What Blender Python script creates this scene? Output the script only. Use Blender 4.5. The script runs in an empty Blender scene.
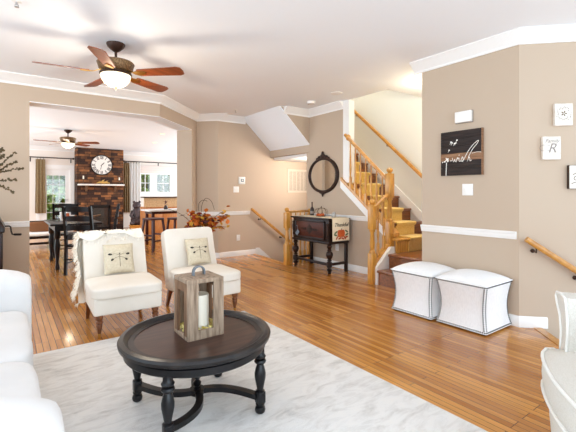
import bpy, bmesh, math, random
from mathutils import Vector, Matrix, noise
random.seed(7)
PI = math.pi
SC = bpy.context.scene
COL = SC.collection
H = 2.76

# ------------------------------------------------------------------ camera, world, light, exposure
cam_d = bpy.data.cameras.new('camera'); cam = bpy.data.objects.new('camera', cam_d); COL.objects.link(cam)
SC.camera = cam
F_PX = 384.0; YAW = math.atan((288 - 7) / F_PX)
cam_d.sensor_fit = 'HORIZONTAL'; cam_d.sensor_width = 36.0; cam_d.lens = 36.0 * F_PX / 576.0
cam_d.shift_y = (193 - 216) / 576.0
cam_d.clip_start = 0.05; cam_d.clip_end = 200
cam.location = (0, 0, 1.25); cam.rotation_euler = (PI / 2, 0, -YAW)

w = bpy.data.worlds.new('world'); SC.world = w; w.use_nodes = True
wn = w.node_tree.nodes; bg = wn['Background']
bg.inputs[0].default_value = (0.74, 0.88, 1.0, 1); bg.inputs[1].default_value = 2.1

def area(name, loc, rot, sx, sy, power, color=(1, 1, 1)):
    l = bpy.data.lights.new(name, 'AREA'); l.shape = 'RECTANGLE'; l.size = sx; l.size_y = sy
    l.energy = power; l.color = color
    o = bpy.data.objects.new(name, l); COL.objects.link(o); o.location = loc; o.rotation_euler = rot
    return o
# added fill panels tilted up at the ceiling (behind and left of the camera)
area('fill_light_back', (0.6, -2.5, 1.4), (PI / 2 + .68, 0, 0), 5.6, 2.2, 112, (0.75, 0.885, 1.0))
area('fill_light_side', (-2.95, 2.4, 1.4), (PI / 2 + .68, 0, -PI / 2), 6.0, 2.2, 76, (0.75, 0.885, 1.0))
# unseen fill panels added at the dining room's sides and atop the stairwell
area('fill_light_dining', (-1.9, 10.5, 1.5), (PI / 2, 0, -PI / 2), 6.0, 2.2, 130, (0.86, 0.94, 1.0))
area('fill_light_kitchen', (6.3, 11.0, 1.5), (PI / 2, 0, PI / 2), 5.0, 2.2, 130, (0.86, 0.94, 1.0))
area('upper_stair_light', (4.95, 4.9, 5.1), (0, 0, 0), 0.8, 1.8, 42, (1.0, 0.98, 0.95))

SC.view_settings.view_transform = 'Standard'; SC.view_settings.look = 'None'
SC.view_settings.gamma = 1.0; SC.view_settings.use_curve_mapping = False
SC.view_settings.exposure = 0.2
SC.cycles.max_bounces = 10; SC.cycles.diffuse_bounces = 6; SC.cycles.glossy_bounces = 4
SC.cycles.sample_clamp_indirect = 6.0; SC.cycles.caustics_reflective = False; SC.cycles.caustics_refractive = False

# ------------------------------------------------------------------ materials
def lin(c):
    c = c / 255.0
    return c / 12.92 if c <= 0.04045 else ((c + 0.055) / 1.055) ** 2.4
def rgb(r, g, b): return (lin(r), lin(g), lin(b), 1.0)

def new_mat(name):
    m = bpy.data.materials.new(name); m.use_nodes = True
    return m, m.node_tree.nodes, m.node_tree.links, m.node_tree.nodes['Principled BSDF']
def mat(name, c, rough=0.6, metal=0.0, c2=None, scale=8.0, stretch=(1, 1, 1), detail=4.0, bump=0.0, bscale=None, emit=0.0, ecol=None, coat=0.0, lo=0.35, hi=0.65, spec=None, sheen=0.0):
    """Principled material; c2 adds a noise blend between two own colours of the thing."""
    m, n, l, b = new_mat(name)
    b.inputs['Base Color'].default_value = rgb(*c); b.inputs['Roughness'].default_value = rough; b.inputs['Metallic'].default_value = metal
    if coat: b.inputs['Coat Weight'].default_value = coat; b.inputs['Coat Roughness'].default_value = 0.15
    if spec is not None: b.inputs['Specular IOR Level'].default_value = spec
    if sheen: b.inputs['Sheen Weight'].default_value = sheen
    tc = n.new('ShaderNodeTexCoord'); mp = n.new('ShaderNodeMapping'); mp.inputs['Scale'].default_value = stretch
    l.new(tc.outputs['Object'], mp.inputs['Vector'])
    if c2 is not None:
        nz = n.new('ShaderNodeTexNoise'); nz.inputs['Scale'].default_value = scale; nz.inputs['Detail'].default_value = detail
        l.new(mp.outputs[0], nz.inputs['Vector'])
        cr = n.new('ShaderNodeValToRGB'); cr.color_ramp.elements[0].color = rgb(*c); cr.color_ramp.elements[1].color = rgb(*c2)
        cr.color_ramp.elements[0].position = lo; cr.color_ramp.elements[1].position = hi
        l.new(nz.outputs['Fac'], cr.inputs['Fac']); l.new(cr.outputs['Color'], b.inputs['Base Color'])
    if bump:
        nb = n.new('ShaderNodeTexNoise'); nb.inputs['Scale'].default_value = bscale or scale * 3; nb.inputs['Detail'].default_value = 3
        l.new(mp.outputs[0], nb.inputs['Vector'])
        bp = n.new('ShaderNodeBump'); bp.inputs['Strength'].default_value = bump; bp.inputs['Distance'].default_value = 0.01
        l.new(nb.outputs['Fac'], bp.inputs['Height']); l.new(bp.outputs[0], b.inputs['Normal'])
    if emit:
        b.inputs['Emission Color'].default_value = rgb(*(ecol or c)); b.inputs['Emission Strength'].default_value = emit
    return m

def floor_mat():
    m, n, l, b = new_mat('oak_strip_floor')
    tc = n.new('ShaderNodeTexCoord'); sp = n.new('ShaderNodeSeparateXYZ'); cb = n.new('ShaderNodeCombineXYZ')
    l.new(tc.outputs['Object'], sp.inputs[0]); l.new(sp.outputs['Y'], cb.inputs['X']); l.new(sp.outputs['X'], cb.inputs['Y'])
    br = n.new('ShaderNodeTexBrick'); l.new(cb.outputs[0], br.inputs['Vector'])
    br.offset = 0.37; br.offset_frequency = 3
    br.inputs['Color1'].default_value = rgb(172, 108, 44); br.inputs['Color2'].default_value = rgb(218, 156, 80)
    br.inputs['Mortar'].default_value = rgb(92, 52, 18)
    br.inputs['Scale'].default_value = 1.0; br.inputs['Mortar Size'].default_value = 0.0022; br.inputs['Mortar Smooth'].default_value = 0.3
    br.inputs['Brick Width'].default_value = 0.95; br.inputs['Row Height'].default_value = 0.047; br.inputs['Bias'].default_value = -0.1
    mp = n.new('ShaderNodeMapping'); mp.inputs['Scale'].default_value = (26, 1.6, 1); l.new(tc.outputs['Object'], mp.inputs['Vector'])
    nz = n.new('ShaderNodeTexNoise'); nz.inputs['Scale'].default_value = 2.2; nz.inputs['Detail'].default_value = 5; l.new(mp.outputs[0], nz.inputs['Vector'])
    cr = n.new('ShaderNodeValToRGB'); cr.color_ramp.elements[0].color = (0.72, 0.68, 0.62, 1); cr.color_ramp.elements[1].color = (1.08, 1.06, 1.04, 1)
    cr.color_ramp.elements[0].position = 0.3; cr.color_ramp.elements[1].position = 0.7
    l.new(nz.outputs['Fac'], cr.inputs['Fac'])
    mx = n.new('ShaderNodeMixRGB'); mx.blend_type = 'MULTIPLY'; mx.inputs['Fac'].default_value = 0.8
    l.new(br.outputs['Color'], mx.inputs['Color1']); l.new(cr.outputs['Color'], mx.inputs['Color2']); l.new(mx.outputs[0], b.inputs['Base Color'])
    b.inputs['Roughness'].default_value = 0.2; b.inputs['Coat Weight'].default_value = 0.2; b.inputs['Coat Roughness'].default_value = 0.1
    bp = n.new('ShaderNodeBump'); bp.inputs['Strength'].default_value = 0.25; bp.inputs['Distance'].default_value = 0.004; bp.invert = True
    l.new(br.outputs['Fac'], bp.inputs['Height']); l.new(bp.outputs[0], b.inputs['Normal']); l.new(bp.outputs[0], b.inputs['Coat Normal'])
    return m

def stone_mat():
    m, n, l, b = new_mat('ledge_stone')
    tc = n.new('ShaderNodeTexCoord'); sp = n.new('ShaderNodeSeparateXYZ'); cb = n.new('ShaderNodeCombineXYZ')
    l.new(tc.outputs['Object'], sp.inputs[0]); l.new(sp.outputs['X'], cb.inputs['X']); l.new(sp.outputs['Z'], cb.inputs['Y'])
    br = n.new('ShaderNodeTexBrick'); l.new(cb.outputs[0], br.inputs['Vector']); br.offset = 0.41; br.offset_frequency = 3; br.squash = 0.6; br.squash_frequency = 2
    br.inputs['Color1'].default_value = rgb(58, 34, 22); br.inputs['Color2'].default_value = rgb(168, 112, 66); br.inputs['Mortar'].default_value = rgb(24, 14, 10)
    br.inputs['Scale'].default_value = 1.0; br.inputs['Brick Width'].default_value = 0.34; br.inputs['Row Height'].default_value = 0.085
    br.inputs['Mortar Size'].default_value = 0.006; br.inputs['Bias'].default_value = -0.25
    nz = n.new('ShaderNodeTexNoise'); nz.inputs['Scale'].default_value = 5; nz.inputs['Detail'].default_value = 6; l.new(tc.outputs['Object'], nz.inputs['Vector'])
    cr = n.new('ShaderNodeValToRGB'); cr.color_ramp.elements[0].color = (0.45, 0.42, 0.4, 1); cr.color_ramp.elements[1].color = (1.45, 1.3, 1.15, 1)
    cr.color_ramp.elements[0].position = 0.32; cr.color_ramp.elements[1].position = 0.68
    l.new(nz.outputs['Fac'], cr.inputs['Fac'])
    mx = n.new('ShaderNodeMixRGB'); mx.blend_type = 'MULTIPLY'; mx.inputs['Fac'].default_value = 1
    l.new(br.outputs['Color'], mx.inputs['Color1']); l.new(cr.outputs['Color'], mx.inputs['Color2']); l.new(mx.outputs[0], b.inputs['Base Color'])
    b.inputs['Roughness'].default_value = 0.85
    bp = n.new('ShaderNodeBump'); bp.inputs['Strength'].default_value = 0.8; bp.inputs['Distance'].default_value = 0.03; bp.invert = True
    l.new(br.outputs['Fac'], bp.inputs['Height']); l.new(bp.outputs[0], b.inputs['Normal'])
    return m

def rug_mat():
    m, n, l, b = new_mat('distressed_rug_pile')
    tc = n.new('ShaderNodeTexCoord'); mp = n.new('ShaderNodeMapping'); mp.inputs['Scale'].default_value = (2.6, 7.0, 1); l.new(tc.outputs['Object'], mp.inputs['Vector'])
    nz = n.new('ShaderNodeTexNoise'); nz.inputs['Scale'].default_value = 2.0; nz.inputs['Detail'].default_value = 9; nz.inputs['Roughness'].default_value = 0.68; nz.inputs['Distortion'].default_value = 0.6
    l.new(mp.outputs[0], nz.inputs['Vector'])
    cr = n.new('ShaderNodeValToRGB'); e = cr.color_ramp.elements
    e[0].position = 0.3; e[0].color = rgb(196, 193, 189); e[1].position = 0.55; e[1].color = rgb(232, 230, 227)
    x = e.new(0.42); x.color = rgb(219, 216, 212); x = e.new(0.75); x.color = rgb(236, 232, 226)
    l.new(nz.outputs['Fac'], cr.inputs['Fac']); l.new(cr.outputs['Color'], b.inputs['Base Color'])
    b.inputs['Roughness'].default_value = 0.95; b.inputs['Specular IOR Level'].default_value = 0.1
    nb = n.new('ShaderNodeTexNoise'); nb.inputs['Scale'].default_value = 160; l.new(tc.outputs['Object'], nb.inputs['Vector'])
    bp = n.new('ShaderNodeBump'); bp.inputs['Strength'].default_value = 0.5; bp.inputs['Distance'].default_value = 0.006
    l.new(nb.outputs['Fac'], bp.inputs['Height']); l.new(bp.outputs[0], b.inputs['Normal'])
    return m

def glass_mat(name, mix=0.9):
    m = bpy.data.materials.new(name); m.use_nodes = True; n = m.node_tree.nodes; l = m.node_tree.links
    n.clear(); out = n.new('ShaderNodeOutputMaterial'); tr = n.new('ShaderNodeBsdfTransparent'); gl = n.new('ShaderNodeBsdfGlossy')
    gl.inputs['Roughness'].default_value = 0.02; mx = n.new('ShaderNodeMixShader'); mx.inputs[0].default_value = 1 - mix
    l.new(tr.outputs[0], mx.inputs[1]); l.new(gl.outputs[0], mx.inputs[2]); l.new(mx.outputs[0], out.inputs[0])
    return m

M = {}
M['wall'] = mat('tan_wall_paint', (192, 172, 151), 0.75)
M['ceil'] = mat('ceiling_paint', (243, 246, 250), 0.85)
M['hall'] = mat('pale_stair_wall_paint', (222, 221, 214), 0.8)
M['white'] = mat('white_trim_paint', (240, 238, 235), 0.4)
M['dining_wall'] = mat('dining_wall_paint', (236, 226, 216), 0.8)
M['floor'] = floor_mat(); M['stone'] = stone_mat(); M['rug'] = rug_mat()
M['oak'] = mat('golden_oak', (188, 128, 46), 0.32, c2=(214, 156, 70), scale=6, stretch=(6, 6, 1), coat=0.3)
M['oak_h'] = mat('golden_oak_rail', (176, 118, 46), 0.32, c2=(202, 144, 66), scale=6, stretch=(3, 3, 3), coat=0.3)
M['tread'] = mat('stair_wood', (112, 62, 30), 0.28, c2=(146, 86, 42), scale=5, stretch=(1, 8, 8), coat=0.3)
M['carpet'] = mat('golden_stair_carpet', (228, 190, 98), 0.95, c2=(238, 204, 120), scale=40, bump=0.4, bscale=200, sheen=0.3)
M['cream'] = mat('cream_upholstery', (226, 217, 204), 0.9, c2=(234, 227, 216), scale=3, bump=0.25, bscale=220)
M['sofa'] = mat('white_sofa_cotton', (222, 221, 220), 0.9, c2=(229, 228, 227), scale=3, bump=0.3, bscale=14)
M['linen'] = mat('pale_grey_linen', (238, 238, 238), 0.9, c2=(247, 247, 247), scale=30, stretch=(4, 4, 1), bump=0.2, bscale=260)
M['piping'] = mat('pale_piping', (238, 236, 230), 0.8)
M['herring'] = mat('woven_ivory_fabric', (214, 209, 198), 0.9, c2=(226, 222, 214), scale=220, bump=0.4, bscale=150)
M['fur'] = mat('ivory_fur', (240, 230, 214), 0.95, c2=(250, 244, 232), scale=12, sheen=0.4)
M['pillow'] = mat('natural_linen_pillow', (204, 190, 164), 0.92, c2=(216, 204, 180), scale=50, bump=0.3, bscale=240)
M['ink'] = mat('dark_print', (44, 38, 38), 0.9)
M['ink_soft'] = mat('brown_print', (120, 104, 84), 0.9)
M['turned'] = mat('walnut_leg', (96, 52, 26), 0.35, c2=(126, 74, 38), scale=8, stretch=(4, 4, 1))
M['brass'] = mat('brass', (190, 140, 70), 0.3, 1.0)
M['steel'] = mat('brushed_steel', (190, 190, 192), 0.35, 1.0)
M['studs'] = mat('dark_nickel_nailheads', (58, 54, 54), 0.35, 0.8)
M['blackwood'] = mat('black_painted_wood', (12, 12, 14), 0.3, c2=(22, 21, 24), scale=10, spec=0.35)
M['table_top'] = mat('espresso_table_top', (44, 28, 24), 0.28, c2=(76, 50, 42), scale=4, stretch=(1, 9, 1), spec=0.45)
M['table_rim'] = mat('worn_espresso_rim', (26, 22, 22), 0.3, c2=(66, 58, 54), scale=7, lo=0.5, hi=0.8, spec=0.4)
M['barn'] = mat('weathered_barn_wood', (120, 98, 78), 0.8, c2=(172, 150, 128), scale=5, stretch=(9, 9, 1.2), bump=0.3)
M['barn_dark'] = mat('weathered_barn_wood_brown', (96, 66, 44), 0.8, c2=(140, 106, 78), scale=5, stretch=(9, 9, 1.2), bump=0.3)
M['candle'] = mat('ivory_wax', (240, 232, 214), 0.5)
M['moss'] = mat('gold_green_filler', (176, 152, 60), 0.8, c2=(222, 206, 140), scale=60)
M['zinc'] = mat('zinc_strap', (120, 128, 136), 0.45, 0.8)
M['chest'] = mat('jacobean_oak', (26, 14, 10), 0.32, c2=(46, 24, 16), scale=6, stretch=(6, 1, 6), spec=0.3)
M['chest_panel'] = mat('jacobean_red_panel', (58, 24, 14), 0.4, c2=(84, 38, 22), scale=4, stretch=(3, 1, 3), spec=0.25)
M['carved'] = mat('carved_walnut', (34, 20, 14), 0.45, c2=(60, 36, 24), scale=30, spec=0.25)
M['mirror'] = mat('mirror_silver', (235, 235, 232), 0.02, 1.0)
M['runner'] = mat('cream_table_runner', (232, 220, 194), 0.9)
M['pumpkin'] = mat('pumpkin_orange', (182, 78, 30), 0.6, c2=(206, 100, 44), scale=12)
M['rust_leaf'] = mat('rust_leaf', (170, 70, 30), 0.7)
M['sage_leaf'] = mat('sage_leaf', (92, 110, 74), 0.7)
M['bronze'] = mat('oil_rubbed_bronze', (66, 44, 34), 0.4, 0.5)
M['bronze_tex'] = mat('embossed_bronze', (92, 66, 42), 0.4, 0.5, c2=(150, 118, 80), scale=70, bump=0.6, bscale=60)
M['blade'] = mat('cherry_fan_blade', (104, 46, 22), 0.3, c2=(136, 66, 32), scale=4, stretch=(1, 10, 1), coat=0.3)
M['bowl'] = mat('lit_alabaster_glass', (255, 238, 205), 0.4, emit=1.0, ecol=(255, 236, 200))
M['sign_dark'] = mat('charred_plank', (26, 18, 16), 0.8, c2=(52, 38, 33), scale=5, stretch=(1, 1, 14))
M['sign_mid'] = mat('brown_plank', (120, 84, 58), 0.7, c2=(156, 116, 84), scale=5, stretch=(1, 1, 14))
M['paint_white'] = mat('white_brush_paint', (244, 238, 228), 0.7)
M['plaque'] = mat('whitewashed_plaque', (222, 212, 200), 0.8, c2=(240, 234, 226), scale=14)
M['plaque_edge'] = mat('dark_plaque_edge', (58, 44, 34), 0.7)
M['plastic'] = mat('white_plastic', (240, 238, 234), 0.35)
M['screen'] = mat('thermostat_screen', (62, 96, 104), 0.2)
M['grey_ink'] = mat('grey_print', (150, 140, 132), 0.8)
M['tan_curtain'] = mat('tan_curtain_cloth', (164, 140, 104), 0.9, c2=(182, 158, 120), scale=30)
M['sheer'] = mat('white_sheer_cloth', (244, 242, 240), 0.9)
M['shade'] = mat('pale_roman_shade', (226, 212, 204), 0.9)
M['iron'] = mat('black_iron', (34, 28, 26), 0.45, 0.6)
M['glass'] = glass_mat('window_glass', 0.93)
M['clear'] = glass_mat('clear_pane', 0.96)
M['espresso'] = mat('espresso_dining_wood', (16, 9, 8), 0.32, c2=(28, 16, 13), scale=8, spec=0.25)
M['stool'] = mat('dark_cherry_wood', (56, 20, 13), 0.35, c2=(78, 30, 20), scale=6, spec=0.25)
M['cushion_brown'] = mat('brown_cushion', (120, 76, 44), 0.9)
M['cushion_white'] = mat('white_bench_pad', (232, 228, 222), 0.9)
M['orange_cab'] = mat('honey_cabinet', (176, 108, 56), 0.4, c2=(196, 130, 72), scale=5, stretch=(6, 6, 1))
M['granite'] = mat('tan_granite', (206, 172, 130), 0.35, c2=(184, 146, 104), scale=30)
M['dark_stone'] = mat('dark_counter_edge', (70, 58, 50), 0.3)
M['white_top'] = mat('white_counter', (236, 234, 232), 0.3)
M['firebox'] = mat('black_firebox', (18, 17, 18), 0.5)
M['gold'] = mat('gilded_driftwood', (206, 160, 84), 0.45, 0.3)
M['bear'] = mat('dark_carved_bear', (44, 34, 36), 0.6, c2=(84, 66, 66), scale=14, bump=0.5)
M['orange_plinth'] = mat('orange_wood_plinth', (206, 136, 52), 0.5)
M['clock_face'] = mat('ivory_clock_face', (236, 230, 222), 0.6)
M['leaf_r'] = mat('autumn_leaf_red', (150, 54, 22), 0.7)
M['leaf_o'] = mat('autumn_leaf_orange', (206, 112, 34), 0.7)
M['leaf_y'] = mat('autumn_leaf_gold', (214, 164, 60), 0.7)
M['leaf_p'] = mat('autumn_leaf_plum', (92, 54, 58), 0.7)
M['twig'] = mat('brown_twig', (76, 60, 40), 0.8)
M['twig_leaf'] = mat('dried_olive_leaf', (84, 70, 44), 0.8)
M['vase'] = mat('dark_glazed_vase', (40, 30, 28), 0.3)
M['wire'] = mat('antique_wire', (90, 66, 44), 0.45, 0.6)
M['green'] = mat('tree_foliage', (92, 120, 36), 0.7, c2=(146, 166, 70), scale=6)
M['green2'] = mat('tree_foliage_light', (104, 128, 40), 0.7, c2=(160, 176, 84), scale=6)
M['bark'] = mat('bark', (92, 74, 58), 0.9)
M['lawn'] = mat('lawn', (128, 150, 84), 0.95, c2=(150, 166, 104), scale=3)
M['vent'] = mat('vent_white', (206, 192, 174), 0.6)
M['slot'] = mat('vent_dark', (130, 118, 104), 0.8)
M['lamp_warm'] = mat('lit_lamp_glass', (255, 226, 160), 0.4, emit=2.5, ecol=(255, 220, 150))

# ------------------------------------------------------------------ mesh helpers
class MB:
    def __init__(s): s.bm = bmesh.new()
    def verts_mat(s, vs, mx):
        if mx is not None: bmesh.ops.transform(s.bm, matrix=mx, verts=vs)
        return s
    def box(s, lo, hi, bevel=0.0, seg=2, mx=None):
        r = bmesh.ops.create_cube(s.bm, size=1.0); vs = r['verts']
        for v in vs: v.co = Vector([(lo[i] + hi[i]) / 2 + v.co[i] * (hi[i] - lo[i]) for i in range(3)])
        if bevel:
            es = list({e for v in vs for e in v.link_edges})
            rr = bmesh.ops.bevel(s.bm, geom=es, offset=bevel, segments=seg, profile=0.5, affect='EDGES')
            vs = list({v for f in rr['faces'] for v in f.verts} | {v for v in vs if v.is_valid})
        return s.verts_mat(vs, mx)
    def prism(s, pts, lo, hi, axis='z', mx=None):
        """polygon pts in the plane normal to axis, extruded lo..hi (x: (y,z), y: (x,z), z: (x,y))"""
        def P(p, h): return {'z': (p[0], p[1], h), 'y': (p[0], h, p[1]), 'x': (h, p[0], p[1])}[axis]
        a = [s.bm.verts.new(P(p, lo)) for p in pts]; b = [s.bm.verts.new(P(p, hi)) for p in pts]
        n = len(pts); fs = [s.bm.faces.new(a), s.bm.faces.new(b)]
        for i in range(n): fs.append(s.bm.faces.new((a[i], a[(i + 1) % n], b[(i + 1) % n], b[i])))
        bmesh.ops.recalc_face_normals(s.bm, faces=fs)
        return s.verts_mat(a + b, mx)
    def lathe(s, prof, c=(0, 0, 0), n=24, mx=None, sx=1.0, sy=1.0):
        """profile of (r, z); closed with caps where r > 0"""
        rings = []; allv = []
        for r, z in prof:
            if r < 1e-6:
                v = s.bm.verts.new((c[0], c[1], c[2] + z)); rings.append([v]); allv.append(v)
            else:
                ring = [s.bm.verts.new((c[0] + sx * r * math.cos(2 * PI * i / n), c[1] + sy * r * math.sin(2 * PI * i / n), c[2] + z)) for i in range(n)]
                rings.append(ring); allv += ring
        fs = []
        for a, b in zip(rings, rings[1:]):
            if len(a) == 1 and len(b) == 1: continue
            for i in range(n):
                j = (i + 1) % n
                if len(a) == 1: fs.append(s.bm.faces.new((a[0], b[j], b[i])))
                elif len(b) == 1: fs.append(s.bm.faces.new((a[i], a[j], b[0])))
                else: fs.append(s.bm.faces.new((a[i], a[j], b[j], b[i])))
        if tuple(prof[0]) != tuple(prof[-1]):
            for ring in (rings[0], rings[-1]):
                if len(ring) > 1: fs.append(s.bm.faces.new(ring))
        bmesh.ops.recalc_face_normals(s.bm, faces=fs)
        return s.verts_mat(allv, mx)
    def tube(s, pts, r, n=8, mx=None, closed=False):
        """round bar along points; r may be a number or one radius a point"""
        pts = [Vector(p) for p in pts]; k = len(pts); rs = r if isinstance(r, (list, tuple)) else [r] * k
        rings = []; up = None
        for i, p in enumerate(pts):
            if closed: t = pts[(i + 1) % k] - pts[i - 1]
            else: t = pts[min(i + 1, k - 1)] - pts[max(i - 1, 0)]
            t.normalize()
            if up is None: up = Vector((0, 0, 1)) if abs(t.z) < 0.9 else Vector((1, 0, 0))
            a = t.cross(up)
            if a.length < 1e-4: a = t.cross(Vector((0.3, 1, 0.2)))
            a.normalize(); b = a.cross(t).normalized(); up = b
            rings.append([s.bm.verts.new(p + (a * math.cos(2 * PI * j / n) + b * math.sin(2 * PI * j / n)) * rs[i]) for j in range(n)])
        fs = []
        m = k if closed else k - 1
        for i in range(m):
            A, B = rings[i], rings[(i + 1) % k]
            for j in range(n): fs.append(s.bm.faces.new((A[j], A[(j + 1) % n], B[(j + 1) % n], B[j])))
        if not closed: fs += [s.bm.faces.new(rings[0]), s.bm.faces.new(rings[-1])]
        bmesh.ops.recalc_face_normals(s.bm, faces=fs)
        return s.verts_mat([v for q in rings for v in q], mx)
    def ball(s, c, r, sub=2, sc=(1, 1, 1), mx=None):
        q = bmesh.ops.create_icosphere(s.bm, subdivisions=sub, radius=1.0); vs = q['verts']
        for v in vs: v.co = Vector((c[0] + v.co.x * r * sc[0], c[1] + v.co.y * r * sc[1], c[2] + v.co.z * r * sc[2]))
        return s.verts_mat(vs, mx)
    def pad(s, lo, hi, n=5.0, cuts=10, puff=0.0, wav=0.0, seed=0, mx=None):
        """upholstered block: superquadric box, puff domes its top"""
        before = set(s.bm.verts)
        q = bmesh.ops.create_cube(s.bm, size=2.0)
        es = list({e for v in q['verts'] for e in v.link_edges})
        bmesh.ops.subdivide_edges(s.bm, edges=es, cuts=cuts, use_grid_fill=True)
        vs = [v for v in s.bm.verts if v not in before]
        c = [(lo[i] + hi[i]) / 2 for i in range(3)]; h = [(hi[i] - lo[i]) / 2 for i in range(3)]
        for v in vs:
            p = v.co.copy(); k = (abs(p.x) ** n + abs(p.y) ** n + abs(p.z) ** n) ** (1 / n); p /= k
            z = p.z
            if puff and z > 0: z = z * (1 + puff * max(0, 1 - p.x ** 2) * max(0, 1 - p.y ** 2))
            q3 = Vector((c[0] + p.x * h[0], c[1] + p.y * h[1], c[2] + z * h[2]))
            if wav:
                nn = noise.noise(q3 * 5 + Vector((seed, 0, 0)))
                q3 += Vector((p.x, p.y, p.z)) * wav * nn
            v.co = q3
        return s.verts_mat(vs, mx)
    def loft(s, rings, cap=True, mx=None):
        R = [[s.bm.verts.new(p) for p in r] for r in rings]; n = len(R[0]); fs = []
        for a, b in zip(R, R[1:]):
            for i in range(n): fs.append(s.bm.faces.new((a[i], a[(i + 1) % n], b[(i + 1) % n], b[i])))
        if cap: fs += [s.bm.faces.new(R[0]), s.bm.faces.new(R[-1])]
        bmesh.ops.recalc_face_normals(s.bm, faces=fs)
        return s.verts_mat([v for r in R for v in r], mx)
    def sweep(s, path, prof, side=1, mx=None):
        """moulding: profile (out, z) carried along a plan path with mitred corners; out goes to the left of travel when side = 1"""
        k = len(path); secs = []
        for i in range(k):
            p = Vector(path[i]); d1 = (Vector(path[i]) - Vector(path[i - 1])).normalized() if i else None
            d2 = (Vector(path[i + 1]) - p).normalized() if i < k - 1 else None
            d1 = d1 or d2; d2 = d2 or d1
            n1 = Vector((-d1.y, d1.x)) * side; n2 = Vector((-d2.y, d2.x)) * side
            m = (n1 + n2); m.normalize(); m = m / max(0.3, m.dot(n1))
            secs.append([(p.x + m.x * o, p.y + m.y * o, z) for o, z in prof])
        return s.loft(secs, mx=mx)
    def build(s, name, m, parent=None, world=None, smooth=True, angle=38, bevel=0.0):
        me = bpy.data.meshes.new(name)
        if world is not None: bmesh.ops.translate(s.bm, vec=-Vector(world), verts=s.bm.verts)
        s.bm.normal_update(); s.bm.to_mesh(me); s.bm.free()
        o = bpy.data.objects.new(name, me); COL.objects.link(o)
        if m is not None: me.materials.append(m)
        if smooth:
            for p in me.polygons: p.use_smooth = True
            me.set_sharp_from_angle(angle=math.radians(angle))
        if parent is not None: o.parent = parent
        elif world is not None: o.location = world
        if bevel:
            b = o.modifiers.new('bevel', 'BEVEL'); b.width = bevel; b.segments = 2; b.limit_method = 'ANGLE'; b.angle_limit = math.radians(40)
        return o

def tag(o, label, cat, group=None, kind=None):
    o['label'] = label; o['category'] = cat
    if group: o['group'] = group
    if kind: o['kind'] = kind
    return o
def thing(name, loc, label, cat, rz=0.0, group=None):
    o = bpy.data.objects.new(name, None); COL.objects.link(o); o.location = loc; o.rotation_euler = (0, 0, rz); o.empty_display_size = 0.1
    return tag(o, label, cat, group)
def struct(name, mb, m, **k):
    o = mb.build(name, m, **k); o['kind'] = 'structure'; return o
def copy_tree(o, parent=None):
    c = o.copy(); COL.objects.link(c); c.parent = parent
    for ch in list(o.children): copy_tree(ch, c)
    return c
def text(body, size, m, parent, mx, name='lettering', shear=0.0, extrude=0.0008):
    cu = bpy.data.curves.new(name, 'FONT'); cu.body = body; cu.size = size; cu.shear = shear; cu.extrude = extrude
    cu.align_x = 'CENTER'; cu.align_y = 'CENTER'
    t = bpy.data.objects.new(name, cu); COL.objects.link(t)
    bpy.context.view_layer.update()
    me = bpy.data.meshes.new_from_object(t.evaluated_get(bpy.context.evaluated_depsgraph_get()))
    bpy.data.objects.remove(t); bpy.data.curves.remove(cu)
    o = bpy.data.objects.new(name, me); me.name = name; COL.objects.link(o); me.materials.clear(); me.materials.append(m)
    me.transform(mx); o.parent = parent
    return o
def T(*v): return Matrix.Translation(v)
def RZ(a): return Matrix.Rotation(a, 4, 'Z')
def RX(a): return Matrix.Rotation(a, 4, 'X')
def RY(a): return Matrix.Rotation(a, 4, 'Y')

# ------------------------------------------------------------------ floor and ceiling
WX, WY0, WY1 = 3.86, 1.62, 2.66           # wall with the sign: plane and ends
SX = 4.48                                 # wall with the mirror
TY = 6.76                                 # wall with the thermostat
E0 = (3.945, 1.535); E1 = (3.10, 0.69)    # nosing of the front stair well
fl = MB()
fl.prism([(-3, -2.6), (5.2, -2.6), (5.2, -1.41), E1, E0, (3.95, 1.72), (4.0, 2.3), (4.6, 2.3), (4.6, 5.46), (3.98, 5.46), (4.1, TY + 0.02),
          (6.5, TY + 0.2), (6.5, 15.0), (-2, 15.0), (-2, 6.1), (-3, 6.1)], -0.2, 0.0)
struct('floor', fl, M['floor'], smooth=False)
nos = MB(); nos.prism([E0, E1, (E1[0] + .05, E1[1] - .05), (E0[0] + .05, E0[1] - .05)], -0.03, 0.006)
struct('trim_1', nos, M['oak_h'], smooth=False)
nos = MB(); nos.prism([(3.94, 5.48), (4.0, 5.48), (4.12, TY), (4.06, TY)], -0.03, 0.006)
struct('trim_2', nos, M['oak_h'], smooth=False)
ce = MB()
ce.box((-3, -2.6, H), (SX, 6.9, H + .2)); ce.box((SX, -2.6, H), (6.5, 3.66, H + .2)); ce.box((-3, 6.9, H), (6.5, 15.2, H + .2))
ce.box((SX, 6.1, H), (6.5, 6.9, H + .2)); ce.box((5.5, 3.66, H), (6.5, 6.1, H + .2))
struct('ceiling', ce, M['ceil'], smooth=False)

# ------------------------------------------------------------------ walls
A = (1.92, 6.0); B = (2.80, 6.88); C = (2.97, 7.05); D = (3.27, 6.75)
m = MB(); m.box((-3, 6.0, 0), (0.235, 6.3, H)); m.prism([(0.235, 6.0), A, B, (2.59, 7.09), (1.80, 6.3), (0.235, 6.3)], 2.44, H)
m.prism([B, C, D, (3.5, 6.76), (3.5, 7.4), (2.9, 7.4), (2.59, 7.09)], 0, H)
struct('wall_left', m, M['wall'], smooth=False)
m = MB(); m.prism([(0.235, 6.0), A, B, (2.59, 7.09), (1.80, 6.3), (0.235, 6.3)], 2.432, 2.44)
struct('trim_3', m, M['ceil'], smooth=False)
m = MB(); m.box((3.27, TY, -2.8), (6.6, TY + .14, H)); struct('wall_back', m, M['wall'], smooth=False)
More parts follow.
